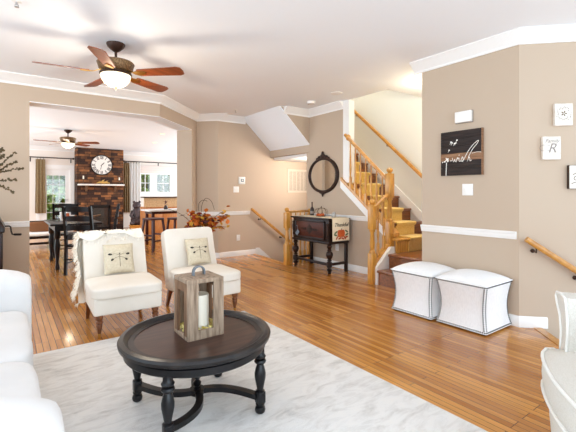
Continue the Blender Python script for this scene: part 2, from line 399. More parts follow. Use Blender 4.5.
# sloped underside of the upper stair flight, its end face and the header over the basement stairs
m = MB(); m.prism([(3.83, H), (SX, 2.155), (SX, H)], 5.46, TY, 'y'); struct('wall_bulkhead', m, M['wall'], smooth=False)
m = MB(); m.prism([(3.80, H), (SX, 2.135), (SX, 2.157), (3.83, H)], 5.455, TY, 'y'); struct('ceiling_soffit', m, M['ceil'], smooth=False)
m = MB(); m.box((SX - .003, 5.461, 2.0), (SX + .1, TY, 2.132)); m.box((SX + .002, 5.462, 2.132), (SX + .1, TY, H)); struct('wall_header', m, M['wall'], smooth=False)
m = MB(); m.box((SX + .1, 5.56, 1.94), (6.5, TY, 2.0)); struct('ceiling_basement', m, M['white'], smooth=False)
m = MB(); m.prism([(3.57, 0), (5.46, 0), (5.46, H), (4.46, H), (4.46, 1.33), (3.57, 0.56)], SX, SX + .1, 'x')
m.box((SX + .02, 5.46, -2.8), (6.5, 5.56, 2.0)); struct('wall_stair', m, M['wall'], smooth=False)
m = MB(); m.box((6.5, 5.46, -2.8), (6.6, TY, 2.0)); struct('wall_basement', m, M['hall'], smooth=False)
m = MB(); m.box((SX - .012, 4.435, 1.42), (SX + .112, 4.57, H)); struct('trim_4', m, M['white'], smooth=False)   # cased end of the stair wall
m = MB(); m.box((5.4, 0.2, 0), (5.5, 6.2, 5.2)); struct('wall_hall', m, M['hall'], smooth=False)
m = MB(); m.box((SX, 6.1, 2.0), (5.5, 6.2, 5.2)); m.box((SX - .1, 3.56, H + .2), (SX, 6.2, 5.2)); m.box((SX - .1, 3.56, H + .2), (5.5, 3.66, 5.2))
struct('wall_upstairs', m, M['hall'], smooth=False)
m = MB(); m.box((SX - .1, 3.56, 5.2), (5.5, 6.2, 5.3)); struct('ceiling_upstairs', m, M['ceil'], smooth=False)
m = MB(); m.prism([(WX, WY1), (WX, WY0), (WX + .06, WY0), (WX + .14, WY0 + .02), (WX + .14, WY1)], 0, H); struct('wall_right', m, M['wall'], smooth=False)
m = MB(); m.prism([(WX, WY0), (5.86, WY0 - 2.0), (5.96, WY0 - 1.9), (WX + .1, WY0 + .04)], -2.4, H); struct('wall_angled', m, M['wall'], smooth=False)
m = MB(); m.box((WX + .13, 2.26, 0), (5.4, 2.36, H)); struct('wall_foyer', m, M['hall'], smooth=False)

# ------------------------------------------------------------------ mouldings
CROWN = [(0, H), (0.095, H), (0.095, H - .012), (0.075, H - .03), (0.05, H - .06), (0.028, H - .085), (0.012, H - .1), (0.012, H - .125), (0, H - .125)]
RAIL = [(0, .815), (0.014, .815), (0.018, .83), (0.024, .845), (0.024, .862), (0.032, .872), (0.032, .888), (0, .888)]
BASE = [(0, 0), (0.016, 0), (0.016, .08), (0.01, .095), (0.006, .102), (0, .102)]
A0 = (-3, 6.0)
m = MB(); m.sweep([A0, A, C, D, (3.27, TY), (3.88, TY)], CROWN, -1); struct('trim_5', m, M['white'])
m = MB(); m.sweep([(3.9, 5.46), (SX, 5.46), (SX, 4.57)], CROWN, -1); struct('trim_6', m, M['white'])
m = MB(); m.sweep([(WX, WY1 + .1), (WX, WY0), (5.7, WY0 - 1.84)], CROWN, -1); struct('trim_7', m, M['white'])
m = MB(); m.sweep([A0, (0.235, 6.0)], RAIL, -1); struct('trim_8', m, M['white'])
m = MB(); m.sweep([(2.83, 6.91), C, D, (3.27, TY), (3.98, TY)], RAIL, -1); struct('trim_9', m, M['white'])
m = MB(); m.sweep([(SX, 5.46), (SX, 3.9)], RAIL, -1); struct('trim_10', m, M['white'])
m = MB(); m.sweep([(WX, WY1), (WX, WY0 + .02)], RAIL, -1); struct('trim_11', m, M['white'])
m = MB(); m.sweep([A0, (0.235, 6.0), (0.235, 6.3)], BASE, -1); struct('baseboard_left', m, M['white'])
m = MB(); m.sweep([(2.62, 7.06), B, C, D, (3.27, TY), (4.12, TY)], BASE, -1)
m.prism([(4.1, 0), (4.12, .125), (4.2, .125), (5.2, -.72), (5.2, -.85)], TY - .016, TY, 'y'); struct('baseboard_back', m, M['white'])
m = MB(); m.sweep([(SX, 5.46), (SX, 3.62)], BASE, -1); struct('baseboard_stair', m, M['white'])
m = MB(); m.sweep([(WX, WY1), (WX, WY0), (WX + .17, WY0 - .17)], BASE, -1); struct('baseboard_right', m, M['white'])
m = MB(); m.prism([(0, .0), (1.6, -1.25), (1.6, -1.4), (0, -.12)], 0, .018, 'y', T(WX + .09, WY0 - .09, 0) @ RZ(-PI / 4) @ T(0, -.018, 0)); struct('baseboard_stairwell', m, M['white'])

# ------------------------------------------------------------------ dining room shell
FY = 14.8
m = MB()
m.box((-2, FY, 0), (0.84, FY + .15, H)); m.box((1.80, FY, 0), (3.92, FY + .15, H)); m.box((5.25, FY, 0), (6.5, FY + .15, H))
m.box((0.84, FY, 2.08), (1.80, FY + .15, H)); m.box((3.92, FY, 0), (5.25, FY + .15, 1.18)); m.box((3.92, FY, 2.05), (5.25, FY + .15, H))
struct('wall_far', m, M['dining_wall'], smooth=False)
m = MB(); m.sweep([(-2, FY), (6.5, FY)], CROWN, -1); struct('trim_12', m, M['white'])
def window(name, x0, x1, z0, z1, y, cols, rows, frame=0.06, kind='window'):
    e = .028
    o = bpy.data.objects.new(name, None); COL.objects.link(o); o.location = ((x0 + x1) / 2, y, z0); o['kind'] = 'structure'
    wl = (x0 + x1) / 2, y, z0
    f = MB(); f.box((x0 - e, y - .03, z0 - (.1 if z0 > .2 else 0)), (x0 + frame, y + .1, z1 + .1)); f.box((x1 - frame, y - .03, z0 - (.1 if z0 > .2 else 0)), (x1 + e, y + .1, z1 + .1))
    f.box((x0 + frame, y - .03, z1 - frame), (x1 - frame, y + .1, z1 + .1)); f.box((x0 + frame, y - .03, z0 - .1), (x1 - frame, y + .1, z0 + frame))
    f.build('window_frame', M['white'], o, world=wl, smooth=False)
    g = MB(); g.box((x0 + frame, y + .05, z0 + frame), (x1 - frame, y + .056, z1 - frame)); g.build('glass_pane', M['glass'], o, world=wl, smooth=False)
    b = MB()
    for i in range(1, cols):
        x = x0 + (x1 - x0) * i / cols; b.box((x - .012, y + .035, z0 + frame), (x + .012, y + .07, z1 - frame))
    for i in range(1, rows):
        z = z0 + (z1 - z0) * i / rows; b.box((x0 + frame, y + .035, z - .012), (x1 - frame, y + .07, z + .012))
    b.build('muntins', M['white'], o, world=wl, smooth=False)
    return o
# French door
d = bpy.data.objects.new('door_1', None); COL.objects.link(d); d.location = (1.32, FY, 0); d['kind'] = 'structure'
dl = (1.32, FY, 0)
m = MB(); m.box((.76, FY - .03, 0), (.86, FY + .12, 2.04)); m.box((1.72, FY - .03, 0), (1.84, FY + .12, 2.04)); m.box((.76, FY - .03, 2.04), (1.84, FY + .12, 2.18)); m.build('door_frame', M['white'], d, world=dl, smooth=False)
m = MB(); m.box((.86, FY + .02, 0), (1.05, FY + .07, 2.04)); m.box((1.58, FY + .02, 0), (1.72, FY + .07, 2.04)); m.box((1.05, FY + .02, 1.83), (1.58, FY + .07, 2.04)); m.box((1.05, FY + .02, 0), (1.58, FY + .07, .3)); m.build('door_leaf', M['white'], d, world=dl, smooth=False)
m = MB(); m.box((1.05, FY + .04, .3), (1.58, FY + .046, 1.83)); m.build('glass_pane', M['glass'], d, world=dl, smooth=False)
m = MB()
for i in (1, 2): m.box((1.05 + .177 * i - .008, FY + .03, .3), (1.05 + .177 * i + .008, FY + .06, 1.83))
for i in range(1, 5): m.box((1.05, FY + .03, .3 + .306 * i - .008), (1.58, FY + .06, .3 + .306 * i + .008))
m.build('muntins', M['white'], d, world=dl, smooth=False)
m = MB(); m.tube([(1.65, FY + .02, 1.02), (1.65, FY - .04, 1.02), (1.57, FY - .045, 1.02)], .011); m.build('door_handle', M['steel'], d, world=dl)
window('window_1', 3.93, 4.47, 1.2, 2.05, FY, 2, 2, .10)
window('window_2', 4.528, 5.22, 1.2, 2.05, FY, 2, 2, .09)

# ------------------------------------------------------------------ staircase
st = thing('staircase', (4.9, 3.47, 0), 'wooden staircase with golden carpet runner turning up behind the oak newel posts', 'stairs')
SW = (4.9, 3.47, 0)
def part(mb, name, m, parent, world, **k): return mb.build(name, m, parent, world=world, **k)
m = MB(); m.box((4.05, 2.363, .165), (4.36, 3.50, .2), .012); part(m, 'tread', M['tread'], st, SW)
m = MB(); m.box((4.08, 2.363, 0), (4.1, 3.49, .165)); part(m, 'riser', M['tread'], st, SW, smooth=False)
m = MB(); m.box((4.30, 2.363, .2), (4.32, 3.49, .365)); part(m, 'riser', M['tread'], st, SW, smooth=False)
m = MB(); m.box((4.27, 2.363, .365), (5.397, 3.49, .4), .012); part(m, 'landing', M['tread'], st, SW)
NS = 11; RUN = .235
for i in range(NS):
    y = 3.47 + RUN * i; z = .4 + .2 * i
    m = MB(); m.box((SX + .1 if i else SX - .04, y, z), (5.397, y + .02, z + .17)); part(m, 'riser', M['oak'] if i == 0 else M['tread'], st, SW, smooth=False)  # first step in golden oak: sunlight on it put into the colour
    m = MB(); m.box((SX + .1 if i else SX - .04, y - .03, z + .165), (5.397, y + RUN + .02, z + .2), .012); part(m, 'tread', M['tread'] if i else M['oak'], st, SW)
# carpet runner folded over treads and risers
path = []
for i in range(NS):
    y = 3.47 + RUN * i; z = .4 + .2 * i
    path += [(y - .012, z + .002), (y - .014, z + .15), (y - .045, z + .17), (y - .05, z + .2), (y - .03, z + .214), (y + RUN - .02, z + .214)]
m = MB(); top = [(p[0], p[1]) for p in path]; bot = [(p[0] + .012, p[1] - .012) for p in path]
m.loft([[(4.70, a[0], a[1]), (5.16, a[0], a[1]), (5.16, b[0], b[1]), (4.70, b[0], b[1])] for a, b in zip(top, bot)])
part(m, 'carpet_runner', M['carpet'], st, SW, angle=60)
# string with oak cap on the open side, white skirt board on the far wall
m = MB(); m.prism([(3.56, .40), (3.56, .63), (4.62, 1.47), (4.62, 1.34), (3.72, .63), (3.62, .40)], SX - .03, SX + .02, 'x'); part(m, 'stringer', M['white'], st, SW, smooth=False)
m = MB(); m.prism([(3.54, .62), (3.54, .67), (4.6, 1.51), (4.6, 1.455)], SX - .045, SX + .115, 'x'); part(m, 'stringer_cap', M['oak'], st, SW, smooth=False)
m = MB(); m.prism([(4.06, 0), (4.06, .24), (4.35, .49), (4.42, .49), (4.42, 0)], 3.49, 3.54, 'y'); part(m, 'stringer', M['white'], st, SW, smooth=False)
m = MB(); m.prism([(4.06, .22), (4.06, .27), (4.37, .52), (4.44, .52), (4.44, .46), (4.36, .46)], 3.54, 3.63, 'y'); part(m, 'stringer_cap', M['oak'], st, SW, smooth=False)
m = MB(); m.prism([(3.2, .4), (3.2, .53), (3.62, .86), (5.9, 2.8), (5.9, 2.6), (3.5, .6)], 5.385, 5.4, 'x'); part(m, 'skirt_board', M['white'], st, SW, smooth=False)

def newel_mb(x, y, z0, z1, w=.045):
    m = MB(); h = z1 - z0
    m.box((x - w, y - w, z0), (x + w, y + w, z0 + h * .36), .004)
    m.lathe([(w * .95, 0), (w * 1.0, .02), (w * .6, .05), (w * .75, .1), (w * .8, h * .1), (w * .55, h * .24), (w * .9, h * .26), (w * .9, h * .28)], (x, y, z0 + h * .36), 16)
    m.box((x - w, y - w, z0 + h * .64), (x + w, y + w, z1 - .09), .006)
    m.lathe([(w * 1.0, 0), (w * .6, .012), (w * .55, .02), (w * .98, .045), (w * .9, .07), (w * .45, .09), (0, .093)], (x, y, z1 - .095), 16)
    return m
def baluster_mb(x, y, z0, z1):
    h = z1 - z0; m = MB()
    m.box((x - .016, y - .016, z0), (x + .016, y + .016, z0 + h * .24))
    m.lathe([(.016, 0), (.019, .01), (.010, .025), (.018, h * .16), (.017, h * .22), (.009, h * .62), (.012, h * .64), (.011, h * .765)], (x, y, z0 + h * .235), 10)
    return m
BW = (4.45, 3.58, .4)
bl = thing('stair_balustrade', BW, 'golden oak balustrade of two newel posts, handrail and turned balusters beside the carpeted stairs', 'railing')
part(newel_mb(4.05, 3.575, 0, 1.17), 'newel_post', M['oak'], bl, BW)
part(newel_mb(4.45, 3.60, .4, 1.62, .048), 'newel_post', M['oak'], bl, BW)
def rail_bar(p, q, w=.03, h=.045):
    """handrail of a rounded oblong section from p to q"""
    p = Vector(p); q = Vector(q); t = (q - p).normalized(); a = t.cross(Vector((0, 0, 1))).normalized(); b = a.cross(t)
    sec = [(-.7, -1), (.7, -1), (1, -.5), (1, .3), (.6, .85), (0, 1), (-.6, .85), (-1, .3), (-1, -.5)]
    m = MB(); m.loft([[c + a * (w * u) + b * (h / 2 * v) for u, v in sec] for c in (p, q)]); return m
part(rail_bar((4.45, 3.63, 1.43), (4.45, 4.50, 2.20)), 'handrail', M['oak_h'], bl, BW)
part(rail_bar((4.08, 3.58, 1.03), (4.42, 3.6, 1.235), .026, .05), 'handrail', M['oak_h'], bl, BW)
m = MB(); m.lathe([(.05, 0), (.05, .012), (.035, .02)], (0, 0, 0), 20, T(4.45, 4.438, 2.145) @ RX(PI / 2)); part(m, 'rosette', M['oak'], bl, BW)
for i in range(7):
    y = 3.735 + .108 * i
    part(baluster_mb(4.45, y, .66 + (y - 3.54) * .79 - .01, 1.43 + (y - 3.63) * .885 - .015), 'baluster', M['oak'], bl, BW)
for x in (4.18, 4.30):
    part(baluster_mb(x, 3.585, .3 + (x - 4.09) * .8, 1.03 + (x - 4.08) * .6), 'baluster', M['oak'], bl, BW)
# guard rail at the head of the basement stairs
GW = (3.93, 5.40, 0)
gb = thing('guard_rail', GW, 'short golden oak guard rail with newel post between thermostat wall and dark chest', 'railing')
part(newel_mb(3.93, 5.40, 0, 1.0), 'newel_post', M['oak'], gb, GW)
part(rail_bar((3.95, 5.405, .925), (SX - .05, 5.42, .925)), 'handrail', M['oak_h'], gb, GW)
part(newel_mb(SX - .045, 5.41, 0, .97, .032), 'half_newel', M['oak'], gb, GW)
for i in range(4): part(baluster_mb(4.03 + .1 * i, 5.41, 0, .91), 'baluster', M['oak'], gb, GW)
# basement stairs under the upper flight and the front stair well: treads only seen from above
bs = thing('basement_stairs', (4.1, 6.1, 0), 'wooden steps descending behind the guard rail along the thermostat wall', 'stairs')
for i in range(9):
    m = MB(); x = 4.02 + .25 * i; z = -.2 * (i + 1); m.box((x, 5.56, z - .03), (x + .28, TY - .02, z)); m.box((x + .24, 5.56, z - .2), (x + .26, TY - .02, z - .03)); part(m, 'tread', M['tread'], bs, (4.1, 6.1, 0), smooth=False)
fs = thing('front_stairs', (3.7, 1.1, 0), 'wooden steps descending along the angled wall beside the ivory armchair', 'stairs')
Rm = T(E0[0], E0[1], 0) @ RZ(-PI / 4)
for i in range(8):
    m = MB(); x = .25 * i; z = -.2 * (i + 1); m.box((x, -1.18, z - .03), (x + .28, -.04, z), mx=Rm); m.box((x + .24, -1.18, z - .2), (x + .26, -.04, z - .03), mx=Rm); part(m, 'tread', M['tread'], fs, (3.7, 1.1, 0), smooth=False)

def wall_rail(label, p, q, n_out, brackets, r=.022, oval=True, name='wall_handrail'):
    p = Vector(p); q = Vector(q); o = thing(name, p, label, 'handrail')
    part(rail_bar(p, q, .022, .052), 'rail', M['oak_h'], o, p)
    for t in brackets:
        c = p.lerp(q, t); wl = c - Vector(n_out) * .075 + Vector((0, 0, -.06)); m = MB()
        m.tube([wl, c + Vector((0, 0, -.065)), c + Vector((0, 0, -.02))], .007)
        m.ball(wl + Vector(n_out) * .004, .02, 2, (1, 1, 1)); part(m, 'bracket', M['bronze'], o, p)
    return o
s2 = math.sqrt(.5)
wall_rail('oak wall handrail sloping up the pale stair wall above the carpeted steps', (5.32, 3.45, 1.33), (5.32, 5.28, 2.93), (-1, 0, 0), (.1, .5, .9))
wall_rail('oak wall handrail sloping down beside the thermostat wall toward the basement', (3.98, TY - .08, .93), (5.05, TY - .08, .12), (0, -1, 0), (.2, .7))
n45 = Vector((-s2, -s2, 0)); c45 = Vector((WX, WY0, 0)); t45 = Vector((s2, -s2, 0))
def on45(s, z, out=0.0):
    v = c45 + t45 * s + n45 * out; return Vector((v.x, v.y, z))
wall_rail('oak wall handrail descending the angled wall at right edge above the armchair', on45(.03, .83, .075), on45(1.45, -.12, .075), n45, (.06, .31, .8))

# ------------------------------------------------------------------ rug and coffee table
m = MB(); m.box((-.55, .25, .001), (2.015, 3.53, .014), .005)
tag(m.build('area_rug', M['rug']), 'pale grey distressed area rug under the round coffee table', 'rug')

TC = (.888, 2.105, .014); TR = .425
ct = thing('coffee_table', TC, 'round dark espresso coffee table with turned black legs on pale rug', 'table')
zt = .438
m = MB(); m.lathe([(0, zt - .02), (TR - .055, zt - .02), (TR - .05, zt - .035), (0, zt - .035)], (0, 0, 0), 64); m.build('tabletop', M['table_top'], ct)
m = MB(); m.lathe([(TR - .085, zt - .016), (TR - .055, zt - .017), (TR - .045, zt - .004), (TR - .03, zt + .004), (TR - .008, zt), (TR, zt - .012), (TR - .004, zt - .03), (TR - .02, zt - .038), (TR - .085, zt - .036), (TR - .085, zt - .016)], (0, 0, 0), 64); m.build('rim', M['table_rim'], ct)
m = MB(); m.lathe([(TR - .05, zt - .036), (TR - .03, zt - .05), (TR - .03, zt - .082), (TR - .036, zt - .088), (TR - .07, zt - .088), (TR - .07, zt - .036), (TR - .05, zt - .036)], (0, 0, 0), 64); m.build('apron', M['blackwood'], ct)
LEG = [(0, 0), (.018, 0), (.027, .008), (.03, .022), (.026, .036), (.016, .042), (.016, .048), (.026, .05), (.026, .058), (.022, .06), (.022, .115), (.026, .12), (.026, .125), (.017, .13), (.021, .15), (.031, .2), (.032, .225), (.024, .26), (.017, .275), (.03, .283), (.034, .292), (.03, .301), (.018, .306), (.03, .312), (.033, .319), (.028, .326), (.024, .332), (.024, .36)]
for sx, sy in ((-1, -1), (1, -1), (-1, 1), (1, 1)):
    m = MB(); m.lathe([(r, z) for r, z in LEG], (.262 * sx, .268 * sy, 0), 20); m.box((.262 * sx - .023, .268 * sy - .023, .058), (.262 * sx + .023, .268 * sy + .023, .122), .004)
    m.build('leg', M['blackwood'], ct)
# curved X stretcher: two serpentine arms on each diagonal
m = MB()
for sx in (-1, 1):
    for sy in (-1, 1):
        P0 = Vector((0, 0)); P3 = Vector((.252 * sx, .258 * sy)); P1 = Vector((.02 * sx, .15 * sy)); P2 = Vector((.10 * sx, .24 * sy))
        if sx * sy < 0: P1 = Vector((.14 * sx, .02 * sy)); P2 = Vector((.2 * sx, .14 * sy))
        pts = []
        for i in range(13):
            t = i / 12; p = P0 * (1 - t) ** 3 + P1 * 3 * t * (1 - t) ** 2 + P2 * 3 * t * t * (1 - t) + P3 * t ** 3; pts.append(p)
        secs = []
        for i, p in enumerate(pts):
            d1 = (pts[min(i + 1, 12)] - pts[max(i - 1, 0)]).normalized(); n1 = Vector((-d1.y, d1.x)) * .02
            secs.append([(p.x + n1.x, p.y + n1.y, .078), (p.x - n1.x, p.y - n1.y, .078), (p.x - n1.x, p.y - n1.y, .106), (p.x + n1.x, p.y + n1.y, .106)])
        m.loft(secs)
m.lathe([(0, .076), (.04, .076), (.042, .108), (0, .108)], (0, 0, 0), 20); m.build('stretcher', M['blackwood'], ct)
m = MB(); m.lathe([(.02, .106), (.024, .112), (.012, .118), (.022, .13), (.024, .142), (.014, .152), (.01, .158), (.013, .164), (.007, .176), (0, .184)], (0, 0, 0), 18); m.build('finial', M['blackwood'], ct)

# lantern with candle on the table
LZ = TC[2] + zt - .02; LC = (.906, 2.125, LZ)
ln = thing('lantern', LC, 'weathered wood lantern with a curved metal handle standing on the coffee table', 'lantern')
hw, hh = .108, .335
m = MB(); m.box((-hw, -hw, 0), (hw, hw, .022), .002); m.build('base', M['barn'], ln)
m = MB(); m.box((-hw, -hw, hh - .022), (hw, hw, hh), .002); m.build('top', M['barn'], ln)
for sy in (-1, 1):
    for sx in (-1, 1):
        m = MB(); m.box((sx * hw, sy * hw, .022), (sx * (hw - .062), sy * (hw - .016), hh - .022)) if sx > 0 else m.box((-hw, sy * hw, .022), (-hw + .062, sy * (hw - .016), hh - .022))
        m.build('upright', M['barn'], ln, smooth=False)
    m = MB(); m.box((-hw + .062, min(sy * hw, sy * (hw - .016)), .022), (hw - .062, max(sy * hw, sy * (hw - .016)), .05)); m.build('lower_rail', M['barn'], ln, smooth=False)
for sx in (-1, 1):
    x0, x1 = sorted((sx * hw, sx * (hw - .016)))
    for sy in (-1, 1):
        y0, y1 = sorted((sy * (hw - .016), sy * (hw - .06)))
        m = MB(); m.box((x0, y0, .022), (x1, y1, hh - .022)); m.build('upright', M['barn_dark'], ln, smooth=False)
    m = MB(); m.box((x0, -hw + .06, hh - .07), (x1, hw - .06, hh - .022)); m.build('upper_rail', M['barn_dark'], ln, smooth=False)
m = MB(); secs = []
for i in range(15):
    a = PI * i / 14; x = -.034 * math.cos(a); z = hh + .004 + .05 * (math.sin(a) ** .6 if math.sin(a) > 0 else 0)
    nx, nz = -math.cos(a), math.sin(a)
    secs.append([(x - nx * .004, -.013, z - nz * .004), (x + nx * .004, -.013, z + nz * .004), (x + nx * .004, .013, z + nz * .004), (x - nx * .004, .013, z - nz * .004)])
m.loft(secs); m.build('handle', M['zinc'], ln)
cd = thing('pillar_candle', (LC[0], LC[1], LZ + .022), 'ivory pillar candle inside the weathered wooden lantern', 'candle')
m = MB(); m.lathe([(0, 0), (.058, 0), (.06, .01), (.06, .2), (.056, .207), (.035, .202), (0, .2)], (0, 0, 0), 28); m.build('wax', M['candle'], cd)
m = MB(); m.tube([(0, 0, .198), (.002, 0, .209), (.005, .002, .217)], .0015, 6); m.build('wick', M['ink'], cd)
m = MB()
for i in range(190):
    a = random.uniform(0, 2 * PI); r = random.uniform(.066, .1); x = r * math.cos(a); y = r * math.sin(a)
    x = max(-.088, min(.088, x * 1.15)); y = max(-.088, min(.088, y * 1.15)); s = random.uniform(.006, .011)
    m.ball((x, y, .004 + random.random() * .032), s, 1, (1, random.uniform(.5, 1), random.uniform(.5, 1)))
o = m.build('lantern_filler', M['moss'], None, world=None); o.location = (LC[0], LC[1], LZ + .022); tag(o, 'gold green potpourri chips heaped around the candle in the lantern', 'filler', kind='stuff')

# ------------------------------------------------------------------ slipper chairs
def tuft_tris(bm, p, nrm, ln, wd):
    d = (Vector(nrm) + Vector((random.uniform(-.9, .9), random.uniform(-.9, .9), random.uniform(-1.1, .3)))).normalized()
    a = d.cross(Vector((random.random(), random.random(), random.random()))).normalized() * wd
    p = Vector(p); mid = p + d * ln * .5 + Vector((0, 0, -.1 * ln)); tip = p + d * ln + Vector((0, 0, -.45 * ln))
    v = [bm.verts.new(p - a), bm.verts.new(p + a), bm.verts.new(mid + a * .7), bm.verts.new(mid - a * .7), bm.verts.new(tip)]
    bm.faces.new((v[0], v[1], v[2], v[3])); bm.faces.new((v[3], v[2], v[4]))
FRONT_LEG = [(0, 0), (.011, 0), (.013, .012), (.011, .024), (.014, .028), (.012, .034), (.015, .06), (.024, .1), (.026, .115), (.02, .125), (.028, .132), (.03, .142), (.026, .15), (.018, .155), (.028, .165), (.03, .18), (.03, .2)]
BT = .30                                   # lean of the back
def slipper_chair(loc, rz, label):
    o = thing('slipper_chair', loc, label, 'chair', rz, 'cream slipper chairs facing the coffee table')
    m = MB(); m.box((-.285, -.345, .2), (.285, .33, .355), .02, 3); m.build('seat_base', M['cream'], o)
    m = MB(); m.pad((-.302, -.378, .335), (.302, .2, .44), 7, 14, .35, .004, 3); m.build('seat_cushion', M['cream'], o)
    bk = T(0, .205, .34) @ RX(-BT)
    m = MB(); m.pad((-.295, -.01, -.06), (.295, .12, .535), 13, 16, 0, .004, 8, mx=bk); m.build('backrest', M['cream'], o)
    for sx in (-1, 1):
        m = MB(); m.lathe([(r * 1.0, z) for r, z in FRONT_LEG], (sx * .235, -.295, 0), 16); l = m.build('leg', M['turned'], o)
        m = MB(); m.lathe([(0, 0), (.012, 0), (.0145, .012), (.012, .026), (.016, .03), (.0155, .042), (0, .043)], (sx * .235, -.295, -.0005), 14); m.build('caster_cup', M['brass'], l)
        m = MB(); m.loft([[(sx * .25 + u * q, .36 - .1 * t + v * q, .2 * t) for u, v in ((-1, -1), (1, -1), (1, 1), (-1, 1))] for t, q in ((0, .014), (.5, .018), (1, .024))]); m.build('leg', M['turned'], o)
    return o
def dragonfly_pillow(parent_loc, rz, label, x=0.0, wd=.15, tilt=.0):
    o = thing('throw_pillow', parent_loc, label, 'pillow', rz, 'dragonfly pillows on the slipper chairs')
    R = T(x, .138, .456) @ RX(-BT - .06) @ RZ(0) @ RY(tilt)
    def front(u, v): return -.055 * (max(0, (1 - u ** 2) * (1 - v ** 2))) ** .45
    m = MB(); n = 18; g = {}
    for side in (1, -1):
        for i in range(n + 1):
            for j in range(n + 1):
                u = -1 + 2 * i / n; v = -1 + 2 * j / n
                edge = i in (0, n) or j in (0, n)
                if side == -1 and edge: g[(side, i, j)] = g[(1, i, j)]; continue
                k = 1 - .05 * (1 - (u * v) ** 2) * 1.0
                p = Vector((u * wd * k, front(u, v) * side, .15 + v * .15 * k)); g[(side, i, j)] = m.bm.verts.new(R @ p)
        for i in range(n):
            for j in range(n): m.bm.faces.new((g[(side, i, j)], g[(side, i + 1, j)], g[(side, i + 1, j + 1)], g[(side, i, j + 1)]))
    bmesh.ops.recalc_face_normals(m.bm, faces=m.bm.faces[:]); c = m.build('cover', M['pillow'], o, angle=80)
    def blob(pts, mt, nm):
        b = MB(); vs = []
        for u, v in pts: vs.append(b.bm.verts.new(R @ Vector((u * wd, front(u, v) - .0018, .15 + v * .15))))
        b.bm.faces.new(vs); return b
    def ell(cu, cv, a, bb, ang, k=12):
        return [(cu + a * math.cos(t) * math.cos(ang) - bb * math.sin(t) * math.sin(ang), cv + a * math.cos(t) * math.sin(ang) + bb * math.sin(t) * math.cos(ang)) for t in [2 * PI * q / k for q in range(k)]]
    for el in (ell(-.6, .25, .13, .07, -.2), ell(.55, .22, .13, .07, .2), ell(-.48, -.12, .1, .07, .5), ell(.42, -.14, .1, .07, -.5), ell(0, .26, .05, .045, 0)):
        b = MB(); b.bm.faces.new([b.bm.verts.new(R @ Vector((u * wd, front(u, v) - .002, .15 + v * .15))) for u, v in el]); b.build('wing_print', M['ink'], c, smooth=False)
    b = MB()
    for line, wdt in (([(0, .3), (0, .1), (0, -.2), (.01, -.6)], .018), ([(0, .16), (-.3, .26), (-.6, .25)], .012), ([(0, .16), (.3, .26), (.55, .22)], .012), ([(0, .06), (-.25, .0), (-.48, -.12)], .012), ([(0, .06), (.22, .0), (.42, -.14)], .012)):
        for (u0, v0), (u1, v1) in zip(line, line[1:]):
            du, dv = u1 - u0, v1 - v0; L = math.hypot(du, dv); nu, nv = -dv / L * wdt, du / L * wdt
            b.bm.faces.new([b.bm.verts.new(R @ Vector((u * wd, front(u, v) - .0022, .15 + v * .15))) for u, v in ((u0 + nu, v0 + nv), (u1 + nu, v1 + nv), (u1 - nu, v1 - nv), (u0 - nu, v0 - nv))])
    b.build('body_print', M['ink_soft'], c, smooth=False)
    return o
C1 = (.885, 3.905, 0); R1 = math.radians(-2)
C2 = (1.695, 3.885, 0); R2 = math.radians(1)
slipper_chair(C1, R1, 'cream slipper chair draped with a shaggy fur throw, left of the pair')
slipper_chair(C2, R2, 'cream slipper chair behind the lantern, beside the autumn leaf vase')
dragonfly_pillow(C1, R1, 'beige dragonfly pillow on the cream chair with the fur throw', .01, .142)
dragonfly_pillow(C2, R2, 'beige dragonfly pillow on the cream chair behind the lantern', .04, .14)
# fur throw over the back of the left chair
ft = thing('fur_throw', C1, 'shaggy ivory fur throw hanging over the back of the left cream chair', 'throw', R1)
bk = T(0, .205, .34) @ RX(-BT)
prof = [(-.02, .30), (-.022, .42), (-.018, .52), (.0, .548), (.05, .556), (.105, .55), (.135, .52), (.142, .4), (.145, .2), (.15, 0), (.15, -.12)]
m = MB(); g = []
for i in range(15):
    x = -.335 + .60 * i / 14; row = []
    for j, (y, z) in enumerate(prof):
        zz = z + .012 * math.sin(i * 1.3 + j)
        if j == 0: zz = .50 - .05 * math.sin(i * .6)
        if j == 1: zz = max(zz, .51)
        if x < -.3: y = y * .9 + .01
        row.append(m.bm.verts.new(bk @ Vector((x, y - (.004 if j < 3 else 0), zz))))
    g.append(row)
for i in range(14):
    for j in range(len(prof) - 1): m.bm.faces.new((g[i][j], g[i + 1][j], g[i + 1][j + 1], g[i][j + 1]))
left = [r.co.copy() for r in g[0]]
m.build('pelt', M['fur'], ft, angle=80)
# side flap hanging on the chair's left
m = MB(); rows = []
for j in range(9):
    z = .83 - .07 * j; yb = .205 + (z - .34) * .31
    rows.append([m.bm.verts.new((-.30 - .02 - .02 * math.sin(j * .9) - .035 * (j / 8), yb + y, z)) for y in (-.0, .04, .09, .13, .17)])
for a, b in zip(rows, rows[1:]):
    for i in range(4): m.bm.faces.new((a[i], a[i + 1], b[i + 1], b[i]))
flap = [(v.co.copy(), Vector((-1, -.3, 0))) for r in rows for v in r]
m.build('side_flap', M['fur'], ft, angle=80)
m = MB()
for k in range(900):
    j = random.randrange(1, len(prof) - 1); y, z = prof[j]; t = random.random(); y2, z2 = prof[j + 1]; y, z = y + (y2 - y) * t, z + (z2 - z) * t
    p = bk @ Vector((random.uniform(-.335, .265), y, z)); nn = bk.to_3x3() @ Vector((0, -1 if j < 3 else (.3 if j < 6 else 1), .8 if 1 < j < 6 else 0)); tuft_tris(m.bm, p, nn, random.uniform(.02, .04), .004)
for k in range(500):
    c, nn = random.choice(flap); c = c + Vector((0, random.uniform(-.02, .02), random.uniform(-.035, .035))); tuft_tris(m.bm, c, nn, random.uniform(.025, .05), .004)
for c in left:
    for q in range(6): tuft_tris(m.bm, c, (-1, 0, .2), .045, .004)
